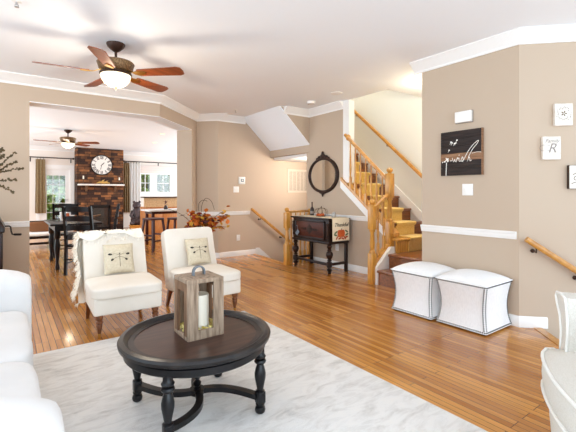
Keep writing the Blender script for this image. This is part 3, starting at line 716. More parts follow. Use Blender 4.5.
o = m.build('fur_tufts', M['fur'], ft, smooth=False); o['kind'] = 'stuff'

# ------------------------------------------------------------------ ottomans
def ottoman(loc, label):
    o = thing('storage_ottoman', loc, label, 'ottoman', 0, 'square ottomans under the dark wish sign')
    hb = .243; z0, z1 = .015, .425
    def half(t): return hb - .028 * math.sin(PI * min(1, max(0, t)) ** .9)
    def ring(h, z, r=.008): return [(sx * h + dx, sy * h + dy, z) for sx, sy, dx, dy in ((-1, -1, r, 0), (1, -1, -r, 0), (1, -1, 0, r), (1, 1, 0, -r), (1, 1, -r, 0), (-1, 1, r, 0), (-1, 1, 0, -r), (-1, -1, 0, r))]
    m = MB(); m.loft([ring(half(i / 16), z0 + (z1 - z0) * i / 16) for i in range(17)]); m.build('body', M['linen'], o, angle=50)
    m = MB(); n = 20; g = []
    for i in range(n + 1):
        row = []
        for j in range(n + 1):
            u = -1 + 2 * i / n; v = -1 + 2 * j / n; d = max(0, (1 - u * u) * (1 - v * v)) ** .5
            row.append(m.bm.verts.new((u * (hb + .004), v * (hb + .004), z1 + .012 + .075 * d)))
        g.append(row)
    for i in range(n):
        for j in range(n): m.bm.faces.new((g[i][j], g[i + 1][j], g[i + 1][j + 1], g[i][j + 1]))
    es = [e for e in m.bm.edges if e.is_boundary]; r = bmesh.ops.extrude_edge_only(m.bm, edges=es)
    nv = [v for v in r['geom'] if isinstance(v, bmesh.types.BMVert)]
    for v in nv: v.co.z = z1 + .002
    bmesh.ops.contextual_create(m.bm, geom=[e for e in m.bm.edges if e.is_boundary])
    bmesh.ops.recalc_face_normals(m.bm, faces=m.bm.faces[:]); m.build('lid', M['linen'], o, angle=50)
    m = MB()
    def stud(p, nrm): 
        a = Vector(nrm); m.ball(Vector(p) + a * .001, .0074, 1)
    k = 25
    for i in range(k):
        u = (-1 + 2 * (i + .5) / k)
        for sx, sy, ax in ((0, -1, 0), (0, 1, 0), (-1, 0, 1), (1, 0, 1)):
            for z, h in ((z1 - .004, hb), (z0 + .012, half(.04))):
                p = (u * h, sy * h, z) if ax == 0 else (sx * h, u * h, z)
                stud(p, (sx, sy, 0))
    for i in range(1, 22):
        z = z0 + .012 + (z1 - .016 - z0) * i / 22; h = half((z - z0) / (z1 - z0))
        for sx in (-1, 1):
            for sy in (-1, 1):
                stud((sx * (h - .014), sy * h, z), (0, sy, 0)); stud((sx * h, sy * (h - .014), z), (sx, 0, 0))
    t = m.build('nailhead_trim', M['studs'], o); t['kind'] = 'stuff'
    m = MB()
    for sx in (-1, 1):
        for sy in (-1, 1): m.box((sx * .2 - .02, sy * .2 - .02, 0), (sx * .2 + .02, sy * .2 + .02, .016))
    m.build('glide', M['ink'], o, smooth=False)
    return o
ottoman((3.595, 1.915, 0), 'pale linen ottoman with nailhead trim, the nearer one beside the handrail wall')
ottoman((3.575, 2.435, 0), 'pale linen ottoman with nailhead trim, the farther one beside the stairs')

# ------------------------------------------------------------------ sofa (only its front strip is in the picture)
so = thing('sofa', (-.33, 2.32, 0), 'white cotton sofa with rounded arms at the left edge of the rug', 'sofa')
SO = (-.33, 2.32, 0)
m = MB(); m.box((-.8, 1.15, .04), (.10, 3.5, .30), .03, 3); m.build('base', M['sofa'], so, world=SO)
for y0, y1, sd in ((1.40, 2.25, 1), (2.25, 3.22, 5)):
    m = MB(); m.pad((-.62, y0, .27), (.112, y1, .475), 7, 14, .12, .006, sd); m.build('seat_cushion', M['sofa'], so, world=SO)
    m = MB(); m.pad((-.74, y0 + .01, .44), (-.48, y1 - .01, .88), 5, 12, 0, .008, sd + 1); m.build('back_cushion', M['sofa'], so, world=SO)
m = MB(); m.box((-.86, 1.15, .2), (-.68, 3.5, .82), .06, 4); m.build('backrest', M['sofa'], so, world=SO)
def roll_arm(y0, y1, x1):
    m = MB(); w_ = y1 - y0; yc = (y0 + y1) / 2
    sec = [(yc - w_ * .42, .03)] + [(yc - w_ * .5 * math.cos(a), .60 + .118 * math.sin(a)) for a in [PI * i / 16 for i in range(17)]] + [(yc + w_ * .42, .03)]
    def at(x, s, sz): return [(x, yc + (y - yc) * s, .03 + (z - .03) * sz) for y, z in sec]
    m.loft([at(-.8, 1, 1), at(x1 - .26, 1, 1), at(x1 - .16, 1, .985), at(x1 - .08, .99, .955), at(x1 - .03, .97, .92), at(x1 - .01, .93, .90), at(x1, .86, .87)]); return m
roll_arm(1.10, 1.40, .125).build('arm', M['sofa'], so, world=SO, angle=60)
roll_arm(3.22, 3.54, .14).build('arm', M['sofa'], so, world=SO, angle=60)
for x in (-.72, .05):
    for y in (1.22, 3.42):
        m = MB(); m.lathe([(0, 0), (.02, 0), (.03, .04), (0, .04)], (x, y, .014), 12); m.build('foot', M['turned'], so, world=SO)

# ------------------------------------------------------------------ ivory wing armchair, lower right
AR = math.radians(-146.5)
ca, sa = math.cos(AR), math.sin(AR)
cl = (-.33, -.44)
AC = (2.105 - (ca * cl[0] - sa * cl[1]),   .79 - (sa * cl[0] + ca * cl[1]), 0)
ar = thing('wing_armchair', AC, 'ivory woven wing armchair with piped seat cushion at the right edge', 'armchair', AR)
def plan(k=1.0, f=.0):
    """T shaped cushion outline, front bowed out; -y is the front"""
    P = []
    for i in range(13):
        u = -1 + 2 * i / 12; P.append((.335 * u * k, -.43 - .04 * (1 - u * u) + f + .02 * abs(u) ** 8))
    P += [(.345 * k, -.375), (.27, -.355), (.26, .2), (-.26, .2), (-.27, -.355), (-.345 * k, -.375)]
    return P
def lerp_ring(P, z, s): return [(x * s, -.05 + (y + .05) * s, z) for x, y in P]
P0 = plan()
m = MB(); m.loft([lerp_ring(P0, .345, .98), lerp_ring(P0, .36, 1.0), lerp_ring(P0, .42, 1.012), lerp_ring(P0, .48, 1.0), lerp_ring(P0, .495, .975), lerp_ring(P0, .512, .8), lerp_ring(P0, .518, .4)]); c = m.build('seat_cushion', M['herring'], ar, angle=50)
for z in (.352, .488):
    m = MB(); m.tube([(x * 1.004, -.05 + (y + .05) * 1.004, z) for x, y in P0], .0075, 8, closed=True); m.build('piping', M['piping'], c)
m = MB()
fr = [(x * .985, y + .02) for x, y in P0[:13]] + [(.36, .3), (-.36, .3)]
m.loft([lerp_ring(fr, .13, .97), lerp_ring(fr, .24, .99), lerp_ring(fr, .345, 1.0)]); m.build('seat_base', M['herring'], ar, angle=50)
for sx in (-1, 1):
    # scrolled arm panel, a curved front post that flares out at the top
    prof = [(0, .25, .045), (0, .40, .045), (.0, .50, .042), (-.016, .58, .045), (-.01, .65, .055), (.02, .70, .07), (.035, .735, .075), (.035, .755, .06)]
    m = MB(); secs = []
    for off, z, hw_ in prof:
        cx = sx * (.315 + off)
        secs.append([(cx - hw_, -.345, z), (cx + hw_, -.345, z), (cx + hw_ + .004, -.31, z), (cx + hw_, .30, z), (cx - hw_, .30, z), (cx - hw_ - .004, -.31, z)])
    m.loft(secs); m.build('arm', M['herring'], ar, angle=50)
    m = MB(); m.tube([(sx * (.315 + off) - sx * hw_, -.347, z) for off, z, hw_ in prof] + [(sx * .35, -.347, .762)] + [(sx * (.315 + off) + sx * hw_, -.347, z) for off, z, hw_ in reversed(prof)], .006, 8); m.build('piping', M['piping'], ar)
    m = MB(); secs = [[(sx * .30, .10, z0), (sx * .36, .08, z0), (sx * .38, .33, z0), (sx * .30, .33, z0)] for z0 in (.74, .9, 1.05)] + [[(sx * .30, .2, 1.14), (sx * .35, .19, 1.14), (sx * .36, .33, 1.14), (sx * .30, .33, 1.14)]]
    m.loft(secs); m.build('wing', M['herring'], ar, bevel=.015)
    m = MB(); m.loft([[(sx * .29 + u * q, -.36 + v * q, z) for u, v in ((-1, -1), (1, -1), (1, 1), (-1, 1))] for z, q in ((0, .014), (.07, .018), (.15, .026))]); m.build('leg', M['espresso'], ar)
    m = MB(); m.loft([[(sx * .29 + u * q, .30 - z * .3 + .04 + v * q, z) for u, v in ((-1, -1), (1, -1), (1, 1), (-1, 1))] for z, q in ((0, .014), (.07, .018), (.25, .026))]); m.build('leg', M['espresso'], ar)
m = MB(); m.pad((-.34, 0, 0), (.34, .15, .82), 8, 12, 0, .003, 2, mx=T(0, .2, .36) @ RX(-.12)); m.build('backrest', M['herring'], ar)

# ------------------------------------------------------------------ chest, mirror and what stands on it
CX0, CX1, CY0, CY1, CT = 3.97, 4.41, 4.37, 5.32, .855
CH = ((CX0 + CX1) / 2, (CY0 + CY1) / 2, 0)
ch = thing('console_chest', CH, 'dark carved wooden chest on bulbous turned legs under the oval mirror', 'chest')
def cp(mb, name, mt, parent=None, **k): return mb.build(name, mt, parent or ch, world=CH, **k)
m = MB(); m.box((CX0 + .02, CY0 + .02, .47), (CX1, CY1 - .02, .83), .004); body = cp(m, 'body', M['chest'])
m = MB(); m.box((CX0 - .012, CY0 - .015, .83), (CX1 + .005, CY1 + .015, CT), .006); cp(m, 'top', M['chest'])
m = MB(); m.box((CX0 + .005, CY0 + .005, .455), (CX1, CY1 - .005, .49), .006); cp(m, 'base_moulding', M['chest'])
# front: fall panel with a moulded frame, carved lozenge and a hanging tassel on its key
m = MB(); m.box((CX0 + .008, CY0 + .13, .53), (CX0 + .03, CY1 - .13, .79), .003); dr = cp(m, 'door', M['chest_panel'])
m = MB()
ya, yb, za, zb = CY0 + .1, CY1 - .1, .51, .81
for lo, hi in (((ya, za), (yb, za + .03)), ((ya, zb - .03), (yb, zb)), ((ya, za), (ya + .03, zb)), ((yb - .03, za), (yb, zb))): m.box((CX0 - .004, lo[0], lo[1]), (CX0 + .03, hi[0], hi[1]), .006)
cp(m, 'door_frame', M['chest'])
m = MB(); yc = (CY0 + CY1) / 2
for k in range(3):
    s = .085 - .026 * k; m.prism([(yc - s, .66), (yc, .66 - s), (yc + s, .66), (yc, .66 + s)], CX0 + .004 - .004 * k, CX0 + .012, 'x')
for sy in (-1, 1):
    for k in range(4): m.ball((CX0 + .006, yc + sy * (.11 + .035 * k), .66), .016 - .002 * k, 2, (.5, 1, 1.5))
cp(m, 'carving', M['carved'], dr)
for sy in (CY0 + .045, CY1 - .045):
    m = MB(); m.lathe([(.012, 0), (.022, .02), (.016, .05), (.026, .1), (.03, .15), (.02, .2), (.026, .22), (.014, .24)], (CX0 + .016, sy, .54), 12); cp(m, 'pilaster', M['carved'])
m = MB(); m.tube([(CX0 + .0, CY1 - .17, .70), (CX0 - .02, CY1 - .17, .70)], .006); m.tube([(CX0 - .012, CY1 - .17, .70), (CX0 - .014, CY1 - .185, .66), (CX0 - .014, CY1 - .2, .62)], .003, 6)
m.prism([(CY1 - .24, .60), (CY1 - .19, .64), (CY1 - .13, .575), (CY1 - .18, .535)], CX0 - .02, CX0 - .01, 'x'); cp(m, 'key_tag', M['zinc'])
CLEG = [(0, 0), (.02, 0), (.024, .015), (.018, .03), (.03, .05), (.036, .065), (.028, .08), (.018, .09), (.034, .1), (.034, .18), (.018, .19), (.03, .2), (.03, .21), (.018, .22), (.036, .25), (.047, .29), (.042, .325), (.022, .35), (.03, .36), (.03, .37), (.02, .38), (.03, .4), (.036, .42), (.026, .44), (.034, .456)]
for y in (CY0 + .045, CY1 - .045):
    m = MB(); m.lathe([(q * 1.22, z) for q, z in CLEG], (CX0 + .055, y, 0), 18); m.box((CX0 + .02, y - .03, .1), (CX0 + .08, y + .03, .18), .004); cp(m, 'leg', M['chest'])
    m = MB(); m.box((CX1 - .05, y - .022, 0), (CX1 - .006, y + .022, .47), .003); cp(m, 'leg', M['chest'])
    m = MB(); m.box((CX0 + .08, y - .018, .12), (CX1 - .05, y + .018, .16), .003); cp(m, 'stretcher', M['chest'])
m = MB(); m.box((CX0 + .035, CY0 + .075, .12), (CX0 + .068, CY1 - .075, .16), .003); cp(m, 'stretcher', M['chest'])
# table runner with a printed end hanging over the right side
tr = thing('table_runner', (4.2, CY0, CT), 'cream table runner with a printed pumpkin hanging over the dark chest end', 'table runner')
TRL = (4.2, CY0, CT)
m = MB(); rx0, rx1 = CX0 + .05, CX1 - .03
secs = []
for y, z in [(CY1 - .02, CT + .001), (CY0 + .1, CT + .001), (CY0 + .0, CT + .001), (CY0 - .018, CT - .002), (CY0 - .024, CT - .02), (CY0 - .026, .70), (CY0 - .03, .505)]:
    t = Vector((0, 0, .0025)) if z > CT - .001 else Vector((0, -.0025, 0))
    if z == CT - .002: t = Vector((0, -.002, .002))
    w_ = 1.0 if z > .6 else 1.0
    secs.append([(rx0, y, z), (rx1, y, z), (rx1 + t.x, y + t.y, z + t.z), (rx0 + t.x, y + t.y, z + t.z)])
m.loft(secs); cl = m.build('cloth', M['runner'], tr, world=TRL, angle=60)
yf = CY0 - .0335; pc = ((rx0 + rx1) / 2)
def flat(polys, name, mt, y): 
    m = MB()
    for k, P in enumerate(polys):
        a = [m.bm.verts.new((x, y - .00025 * k, z)) for x, z in P]; m.bm.faces.new(a)
    m.build(name, mt, cl, world=TRL, smooth=False)
def ellp(cx, cz, a, b, rot=0, n=14): return [(cx + a * math.cos(t) * math.cos(rot) - b * math.sin(t) * math.sin(rot), cz + a * math.cos(t) * math.sin(rot) + b * math.sin(t) * math.cos(rot)) for t in [2 * PI * i / n for i in range(n)]]
flat([ellp(pc + dx, .62, a, .058) for dx, a in ((-.045, .035), (.045, .035), (-.02, .03), (.02, .03), (0, .025))], 'pumpkin_print', M['pumpkin'], yf - .0016)
flat([[(pc - .01, .675), (pc + .012, .675), (pc + .018, .70), (pc + .005, .70)]], 'stem_print', M['ink_soft'], yf - .003)
flat([ellp(pc + a, b, .04, .014, r) for a, b, r in ((-.11, .64, .5), (.115, .65, -.5), (-.12, .6, -.3), (.12, .60, .4))], 'leaf_print', M['sage_leaf'], yf - .0004)
flat([ellp(pc + a, b, .035, .014, r) for a, b, r in ((-.09, .555, .9), (.08, .55, -.9), (-.03, .545, .3), (.035, .54, -.4), (.11, .56, .2))], 'leaf_print', M['rust_leaf'], yf - .0004)
text('Thankful', .085, M['ink'], cl, T(pc - TRL[0], yf - .002 - TRL[1], .755 - TRL[2]) @ RX(PI / 2), shear=.35)
# bottle, wire pumpkin with little pumpkins, silver jar
bt = thing('bottle', (4.33, 5.20, CT + .004), 'tall dark glass bottle on the left end of the carved chest', 'bottle')
m = MB(); m.lathe([(0, 0), (.034, 0), (.036, .01), (.036, .09), (.03, .12), (.014, .145), (.011, .155), (.011, .2), (.014, .202), (.014, .212), (0, .213)], (0, 0, 0), 20); m.build('body', M['vase'], bt)
m = MB(); m.lathe([(0, 0), (.0125, 0), (.0125, .02), (0, .021)], (0, 0, .212), 14); m.build('stopper', M['ink'], bt)
m = MB(); m.lathe([(.0364, .03), (.0366, .03), (.0366, .075), (.0364, .075)], (0, 0, 0), 20); m.build('label_band', M['grey_ink'], bt)
wp = thing('wire_pumpkin', (4.24, 4.86, CT + .004), 'open wire pumpkin cloche on the carved chest under the mirror', 'decoration')
for k in range(9):
    a = 2 * PI * k / 9; m = MB(); m.tube([(r * math.cos(a), r * math.sin(a), z) for r, z in ((.075, .003), (.105, .03), (.112, .07), (.1, .11), (.06, .135), (.015, .138))], .003, 6); m.build('wire_rib', M['wire'], wp)
m = MB(); m.tube([(.075 * math.cos(2 * PI * i / 20), .075 * math.sin(2 * PI * i / 20), .003) for i in range(20)], .003, 6, closed=True); m.tube([(0, 0, .132), (.004, 0, .15), (.014, 0, .168)], [.012, .008, .006]); m.build('stem', M['wire'], wp)
for k, (dx, dy, s) in enumerate(((-.03, .03, .035), (.03, .02, .032), (.0, -.035, .036), (-.035, -.025, .026))):
    m = MB()
    for q in range(7): a = 2 * PI * q / 7; m.ball((s * .45 * math.cos(a), s * .45 * math.sin(a), s * .75), s * .62, 2, (1, 1, 1.15))
    o = thing('mini_pumpkin', (4.24 + dx, 4.86 + dy, CT + .004), 'small orange pumpkin inside the wire cloche on the carved chest', 'pumpkin', 0, 'mini pumpkins in the wire cloche')
    m.build('flesh', M['pumpkin'], o); m = MB(); m.tube([(0, 0, s * 1.35), (.003, 0, s * 1.8)], .005); m.build('stem', M['twig'], o)
jr = thing('silver_jar', (4.2, 4.50, CT + .004), 'small silver candle jar on the right end of the carved chest', 'jar')
m = MB(); m.lathe([(0, 0), (.032, 0), (.036, .01), (.036, .06), (.031, .066), (.033, .072), (.03, .08), (0, .082)], (0, 0, 0), 20); m.build('jar_body', M['steel'], jr)
m = MB(); m.ball((0, 0, .088), .009, 2); m.build('knob', M['steel'], jr)
# oval mirror
mi = thing('oval_mirror', (SX - .02, 5.07, 1.56), 'oval wall mirror in a dark carved frame above the chest', 'mirror')
ML = (SX - .02, 5.07, 1.56)
ra, rb = .352, .27
m = MB(); m.lathe([(0, 0), (1, 0), (1, .006), (0, .006)], (0, 0, 0), 48, T(SX - .022, 5.07, 1.56) @ RZ(math.radians(-3)) @ RY(-PI / 2) @ Matrix.Diagonal((rb, ra, 1, 1))); m.build('glass', M['mirror'], mi, world=ML)
m = MB(); R_ = T(SX, 5.07, 1.56) @ RY(-PI / 2)
secs = []
for i in range(48):
    a = 2 * PI * i / 48; c_, s_ = math.cos(a), math.sin(a)
    secs.append([R_ @ Vector((c_ * (rb + o_), s_ * (ra + o_), z)) for o_, z in ((-.012, 0), (-.012, .022), (.0, .034), (.022, .038), (.04, .026), (.048, 0))])
secs.append(secs[0]); m.loft(secs, cap=False); m.build('frame', M['carved'], mi, world=ML, angle=60)
for z, s, k in ((1.56 + rb + .06, 1, 1.15), (1.56 - rb - .045, -1, .75)):
    m = MB(); m.ball((SX - .02, 5.07, z), .045 * k, 2, (.4, 1.3, 1)); m.ball((SX - .02, 5.07, z + s * .045 * k), .03 * k, 2, (.4, 1, 1.2))
    for q in (-1, 1): m.ball((SX - .018, 5.07 + q * .075 * k, z - s * .012), .033 * k, 2, (.4, 1.4, .8), None); m.ball((SX - .018, 5.07 + q * .13 * k, z - s * .035), .024 * k, 2, (.4, 1.3, .8))
    m.build('crest', M['carved'], mi, world=ML)

# ------------------------------------------------------------------ things on the walls
sg = thing('wish_sign', (WX - .02, 2.18, 1.67), 'dark plank sign with a painted dandelion and white script, on the right wall', 'sign')
SG = (WX - .02, 2.18, 1.67)
ys0, ys1, zs0, zs1 = 1.955, 2.40, 1.435, 1.905
n_pl = 6; dz = (zs1 - zs0) / n_pl
for i in range(n_pl):
    m = MB(); m.box((WX - .034, ys0, zs0 + dz * i + .001), (WX - .012, ys1, zs0 + dz * (i + 1) - .001), .002); m.build('plank', M['sign_mid'] if i == 2 else M['sign_dark'], sg, world=SG)
m = MB(); m.box((WX - .012, ys0 + .01, zs0 + .01), (WX - .001, ys1 - .01, zs1 - .01)); m.box((WX - .036, ys0 - .006, zs0), (WX - .002, ys0, zs1)); m.build('backing_frame', M['sign_mid'], sg, world=SG, smooth=False)
def P2(u, v): return (WX - .036, ys1 - (ys1 - ys0) * u, zs0 + (zs1 - zs0) * v)
def smoothpath(pts, k=6):
    out = []
    for i in range(len(pts) - 1):
        p0, p1, p2, p3 = [Vector(pts[max(0, min(len(pts) - 1, i + q))]) for q in (-1, 0, 1, 2)]
        for j in range(k):
            t = j / k; out.append(.5 * ((2 * p1) + (-p0 + p2) * t + (2 * p0 - 5 * p1 + 4 * p2 - p3) * t * t + (-p0 + 3 * p1 - 3 * p2 + p3) * t ** 3))
    out.append(Vector(pts[-1])); return out
m = MB()   # script word, one continuous brush line: w i s h
wpts = [(.30, .40), (.325, .33), (.345, .31), (.365, .37), (.38, .32), (.405, .31), (.43, .40), (.445, .37), (.47, .39), (.475, .32), (.50, .31), (.525, .34), (.555, .41), (.575, .35), (.56, .305), (.535, .315), (.585, .34), (.66, .47), (.74, .58), (.84, .68), (.93, .735), (.91, .68), (.80, .56), (.715, .42), (.675, .30), (.70, .37), (.725, .39), (.735, .35), (.74, .305), (.78, .33)]
m.tube([P2(p.x, p.y) for p in smoothpath([(u, v, 0) for u, v in wpts], 5)], .003, 6)
m.tube([P2(.78, .47), P2(.9, .49), P2(1.0, .48)], .0025, 6)
m.ball(P2(.475, .45), .005, 1); m.build('lettering', M['paint_white'], sg, world=SG)
m = MB(); m.tube([P2(.14, .0), P2(.145, .15), P2(.155, .3)], .004, 6)
for k in range(16):
    a = random.uniform(-.4, PI + .4); r = random.uniform(.02, .12); m.ball(P2(.16 + r * math.cos(a), .33 + r * math.sin(a) * .75), random.uniform(.005, .010), 1, (.3, 1, 1))
for u, v in ((.27, .76), (.36, .72), (.42, .79), (.22, .58), (.3, .74), (.39, .73)): m.ball(P2(u, v), .009, 1, (.3, 1.2, 1)); m.tube([P2(u, v), P2(u - .03, v - .05)], .002, 5)
m.build('dandelion', M['paint_white'], sg, world=SG)

db = thing('door_chime', (WX, 2.14, 2.06), 'white door chime box on the wall above the dark sign', 'door chime')
m = MB(); m.box((WX - .045, 2.06, 1.985), (WX - .002, 2.235, 2.1), .006); m.build('cover', M['plastic'], db, world=(WX, 2.14, 2.06))
m = MB(); m.box((WX - .012, 2.055, 1.98), (WX - .001, 2.24, 2.105)); m.build('back_plate', M['grey_ink'], db, world=(WX, 2.14, 2.06), smooth=False)
def plate(name, mx, label, cat, w_, h_, kind):
    o = bpy.data.objects.new(name, None); COL.objects.link(o); o.matrix_world = mx; tag(o, label, cat)
    m = MB(); m.box((-w_ / 2, -.007, -h_ / 2), (w_ / 2, -.0008, h_ / 2), .003); m.build('plate', M['plastic'], o)
    if kind == 'switch1': m = MB(); m.box((-.006, -.016, -.012), (.006, -.006, .012), .002); m.build('toggle', M['white'], o)
    if kind == 'switch2':
        for x in (-.023, .023): m = MB(); m.box((x - .006, -.016, -.012), (x + .006, -.006, .012), .002); m.build('toggle', M['white'], o)
    if kind == 'outlet':
        for z in (-.02, .02):
            m = MB(); m.box((-.014, -.0085, z - .012), (.014, -.0065, z + .012), .003); s_ = m.build('socket', M['white'], o)
            m = MB(); m.box((-.007, -.0092, z - .002), (-.005, -.008, z + .006)); m.box((.005, -.0092, z - .002), (.007, -.008, z + .006)); m.build('slots', M['ink'], s_, smooth=False)
    if kind == 'thermostat':
        m = MB(); m.box((-w_ / 2 + .01, -.026, -h_ / 2 + .01), (w_ / 2 - .01, -.006, h_ / 2 - .01), .005); m.build('body', M['plastic'], o)
        m = MB(); m.box((-.032, -.0275, -.025), (.032, -.025, .03)); q = m.build('bezel', M['screen'], o, smooth=False)
        m = MB(); m.box((-.016, -.0285, -.008), (.018, -.027, .018)); m.build('display', M['white_top'], q, smooth=False)
    return o
PW = T(0, 0, 0)
plate('light_switch', T(WX, 2.115, 1.285) @ RZ(-PI / 2), 'white light switch plate on the wall under the dark sign', 'light switch', .115, .12, 'switch2')
plate('thermostat', T(3.80, TY, 1.50) @ RZ(0), 'square white thermostat with a dark screen on the back wall', 'thermostat', .15, .145, 'thermostat')
plate('light_switch', T(3.67, TY, 1.32), 'white double light switch plate just below the thermostat', 'light switch', .125, .12, 'switch2')
plate('wall_outlet', T(3.72, TY, .36), 'white wall outlet under the chair rail left of the descending handrail', 'outlet', .08, .12, 'outlet')
plate('wall_outlet', T(SX, 4.72, .34) @ RZ(-PI / 2), 'white wall outlet low on the wall behind the carved chest', 'outlet', .08, .12, 'outlet')
vt = thing('wall_vent', (5.2, TY, 1.5), 'white louvred return air grille on the wall beyond the stair opening', 'vent')
m = MB(); m.box((4.93, TY - .012, 1.26), (5.5, TY - .001, 1.30)); m.box((4.93, TY - .012, 1.73), (5.5, TY - .001, 1.77)); m.box((4.93, TY - .012, 1.30), (4.96, TY - .001, 1.73)); m.box((5.47, TY - .012, 1.30), (5.5, TY - .001, 1.73))
m.build('frame', M['vent'], vt, world=(5.2, TY, 1.5), smooth=False)
m = MB(); m.box((4.95, TY - .004, 1.29), (5.48, TY - .001, 1.74)); m.build('backing', M['slot'], vt, world=(5.2, TY, 1.5), smooth=False)
m = MB()
for i in range(5): m.box((4.96 + .1035 * i, TY - .010, 1.3), (4.96 + .1035 * i + .014, TY - .003, 1.73))
for i in range(22): m.box((4.95, TY - .009, 1.295 + .02 * i), (5.48, TY - .004, 1.295 + .02 * i + .012))
m.build('louvres', M['vent'], vt, world=(5.2, TY, 1.5), smooth=False)
# three plaques on the angled wall; local frame: x along the wall to the right, -y out of the wall
def plaque(s, z, w_, h_, label, edge, art):
    mx = T(*on45(s, z)) @ RZ(-PI / 4)
    o = bpy.data.objects.new('wall_plaque', None); COL.objects.link(o); o.matrix_world = mx; tag(o, label, 'plaque', 'wall plaques on the angled wall')
    m = MB(); m.box((-w_ / 2, -.038, -h_ / 2), (w_ / 2, -.001, h_ / 2), .002); m.build('block', edge, o)
    m = MB(); m.box((-w_ / 2 + .003, -.0395, -h_ / 2 + .003), (w_ / 2 - .003, -.037, h_ / 2 - .003)); f = m.build('face', M['plaque'], o, smooth=False)
    art(f, w_, h_); return o
def art_wreath(f, w_, h_):
    m = MB()
    for k in range(46):
        a = 2 * PI * k / 46 + random.uniform(-.05, .05); r = .052 + random.uniform(-.012, .012)
        d = Vector((math.cos(a), math.sin(a))); t = Vector((-d.y, d.x)) * .012 + d * random.uniform(-.006, .008)
        p = d * r; q = p + t; mid = (p + q) / 2 + d * .004; mid2 = (p + q) / 2 - d * .003
        m.bm.faces.new([m.bm.verts.new((v.x, -.0402, v.y + .008)) for v in (p, mid, q, mid2)])
    m.build('wreath_print', M['grey_ink'], f, smooth=False)
    m = MB()
    for k in range(5):
        a = 2 * PI * k / 5; P = ellp(.016 * math.cos(a), .008 + .016 * math.sin(a), .012, .006, a, 8); m.bm.faces.new([m.bm.verts.new((x, -.0404, z)) for x, z in P])
    m.build('flower_print', M['ink_soft'], f, smooth=False)
def art_family(f, w_, h_):
    text('Family', .046, M['grey_ink'], f, T(0, -.0402, h_ * .3) @ RX(PI / 2), shear=.35)
    text('R', .12, M['grey_ink'], f, T(.0, -.0402, -.005) @ RX(PI / 2), shear=.3)
    m = MB(); m.tube([(-.055 + .05 * math.cos(t) , -.04, -.0 + .028 * math.sin(t)) for t in [PI * .2 + i * .3 for i in range(18)]], .0016, 5); m.build('flourish', M['grey_ink'], f)
def art_swirl(f, w_, h_):
    for pts in ([(-.05, .02), (-.02, .035), (.01, .03), (0, .01), (-.03, .005), (-.04, -.02), (-.01, -.03), (.03, -.02)], [(-.06, -.06), (-.02, -.045), (.02, -.055), (.06, -.04)], [(.02, .05), (.05, .04), (.06, .0), (.04, -.03)]):
        m = MB(); m.tube([(p.x, -.04, p.y) for p in smoothpath([(u, v, 0) for u, v in pts], 4)], .003, 5); m.build('script_print', M['ink_soft'], f)
plaque(.362, 1.965, .15, .20, 'pale plaque with a round wreath print, highest of the three on the angled wall', M['plaque'], art_wreath)
plaque(.262, 1.662, .15, .21, 'pale plaque with grey script and a large letter, middle of the three', M['plaque'], art_family)
plaque(.485, 1.395, .16, .215, 'pale plaque with dark side edges, lowest of the three at the right edge', M['plaque_edge'], art_swirl)

# ------------------------------------------------------------------ ceiling fans and ceiling fittings
def make_fan(loc, label, a0):
    o = thing('ceiling_fan', loc, label, 'ceiling fan', 0, 'five blade ceiling fans')
    m = MB(); m.lathe([(0, 0), (.088, 0), (.09, -.008), (.08, -.03), (.055, -.055), (.03, -.075), (.018, -.082), (0, -.082)], (0, 0, 0), 28); m.build('canopy', M['bronze'], o)
    m = MB(); m.lathe([(.013, -.08), (.013, -.17), (.026, -.175), (.03, -.2), (0, -.2)], (0, 0, 0), 16); m.build('downrod', M['bronze'], o)
    m = MB(); m.lathe([(0, -.165), (.06, -.165), (.10, -.172), (.165, -.185), (.178, -.2), (.172, -.215), (.16, -.26), (.135, -.285), (.11, -.29), (0, -.29)], (0, 0, 0), 36); m.build('motor_housing', M['bronze_tex'], o)
    m = MB(); m.lathe([(.10, -.285), (.125, -.288), (.15, -.298), (.153, -.31), (.146, -.318), (.10, -.318)], (0, 0, 0), 36); m.build('light_ring', M['bronze'], o)
    m = MB(); m.lathe([(.142, -.312), (.143, -.33), (.134, -.365), (.108, -.40), (.07, -.425), (.03, -.436), (0, -.437)], (0, 0, 0), 32); m.build('light_bowl', M['bowl'], o)
    m = MB(); m.lathe([(0, -.43), (.016, -.434), (.012, -.442), (.008, -.45), (.011, -.458), (.006, -.468), (0, -.47)], (0, 0, 0), 14); m.build('finial', M['bronze'], o)
    for k in range(5):
        R = RZ(math.radians(a0 + 72 * k)) @ T(0, 0, -.30) @ RX(math.radians(-13))
        pts = [(.24, -.05), (.26, -.058), (.66, -.075), (.70, -.055), (.71, 0), (.70, .055), (.66, .075), (.26, .058), (.24, .05)]
        m = MB(); m.prism(pts, -.004, .004, 'z', R); b = m.build('blade', M['blade'], o)
        m = MB(); m.loft([[(x, y * s, z), (x, -y * s, z), (x, -y * s, z + .008), (x, y * s, z + .008)] for x, y, s, z in ((.10, .02, 1, .03), (.16, .012, 1, .012), (.20, .022, 1, -.008), (.25, .045, 1, -.013), (.30, .02, 1, -.013), (.32, .004, 1, -.013))], mx=R); m.build('blade_iron', M['brass'], b)
    return o
fan = make_fan((.89, 4.17, H), 'bronze ceiling fan with cherry blades and lit bowl above the seating area', 29)
fan2 = copy_tree(fan); fan2.location = (1.18, 10.54, H); fan2.rotation_euler.z = math.radians(14)
tag(fan2, 'bronze ceiling fan with lit bowl in the dining room beyond the opening', 'ceiling fan', 'five blade ceiling fans')
def bulb(name, loc, power, color, size=.1):
    l = bpy.data.lights.new(name, 'POINT'); l.energy = power; l.color = color; l.shadow_soft_size = size
    o = bpy.data.objects.new(name, l); COL.objects.link(o); o.location = loc; return o
bulb('fan_lamp', (.89, 4.17, H - .52), 22, (1, .88, .72), .08)
bulb('fan_lamp', (1.18, 10.54, H - .52), 10, (1, .88, .72), .08)
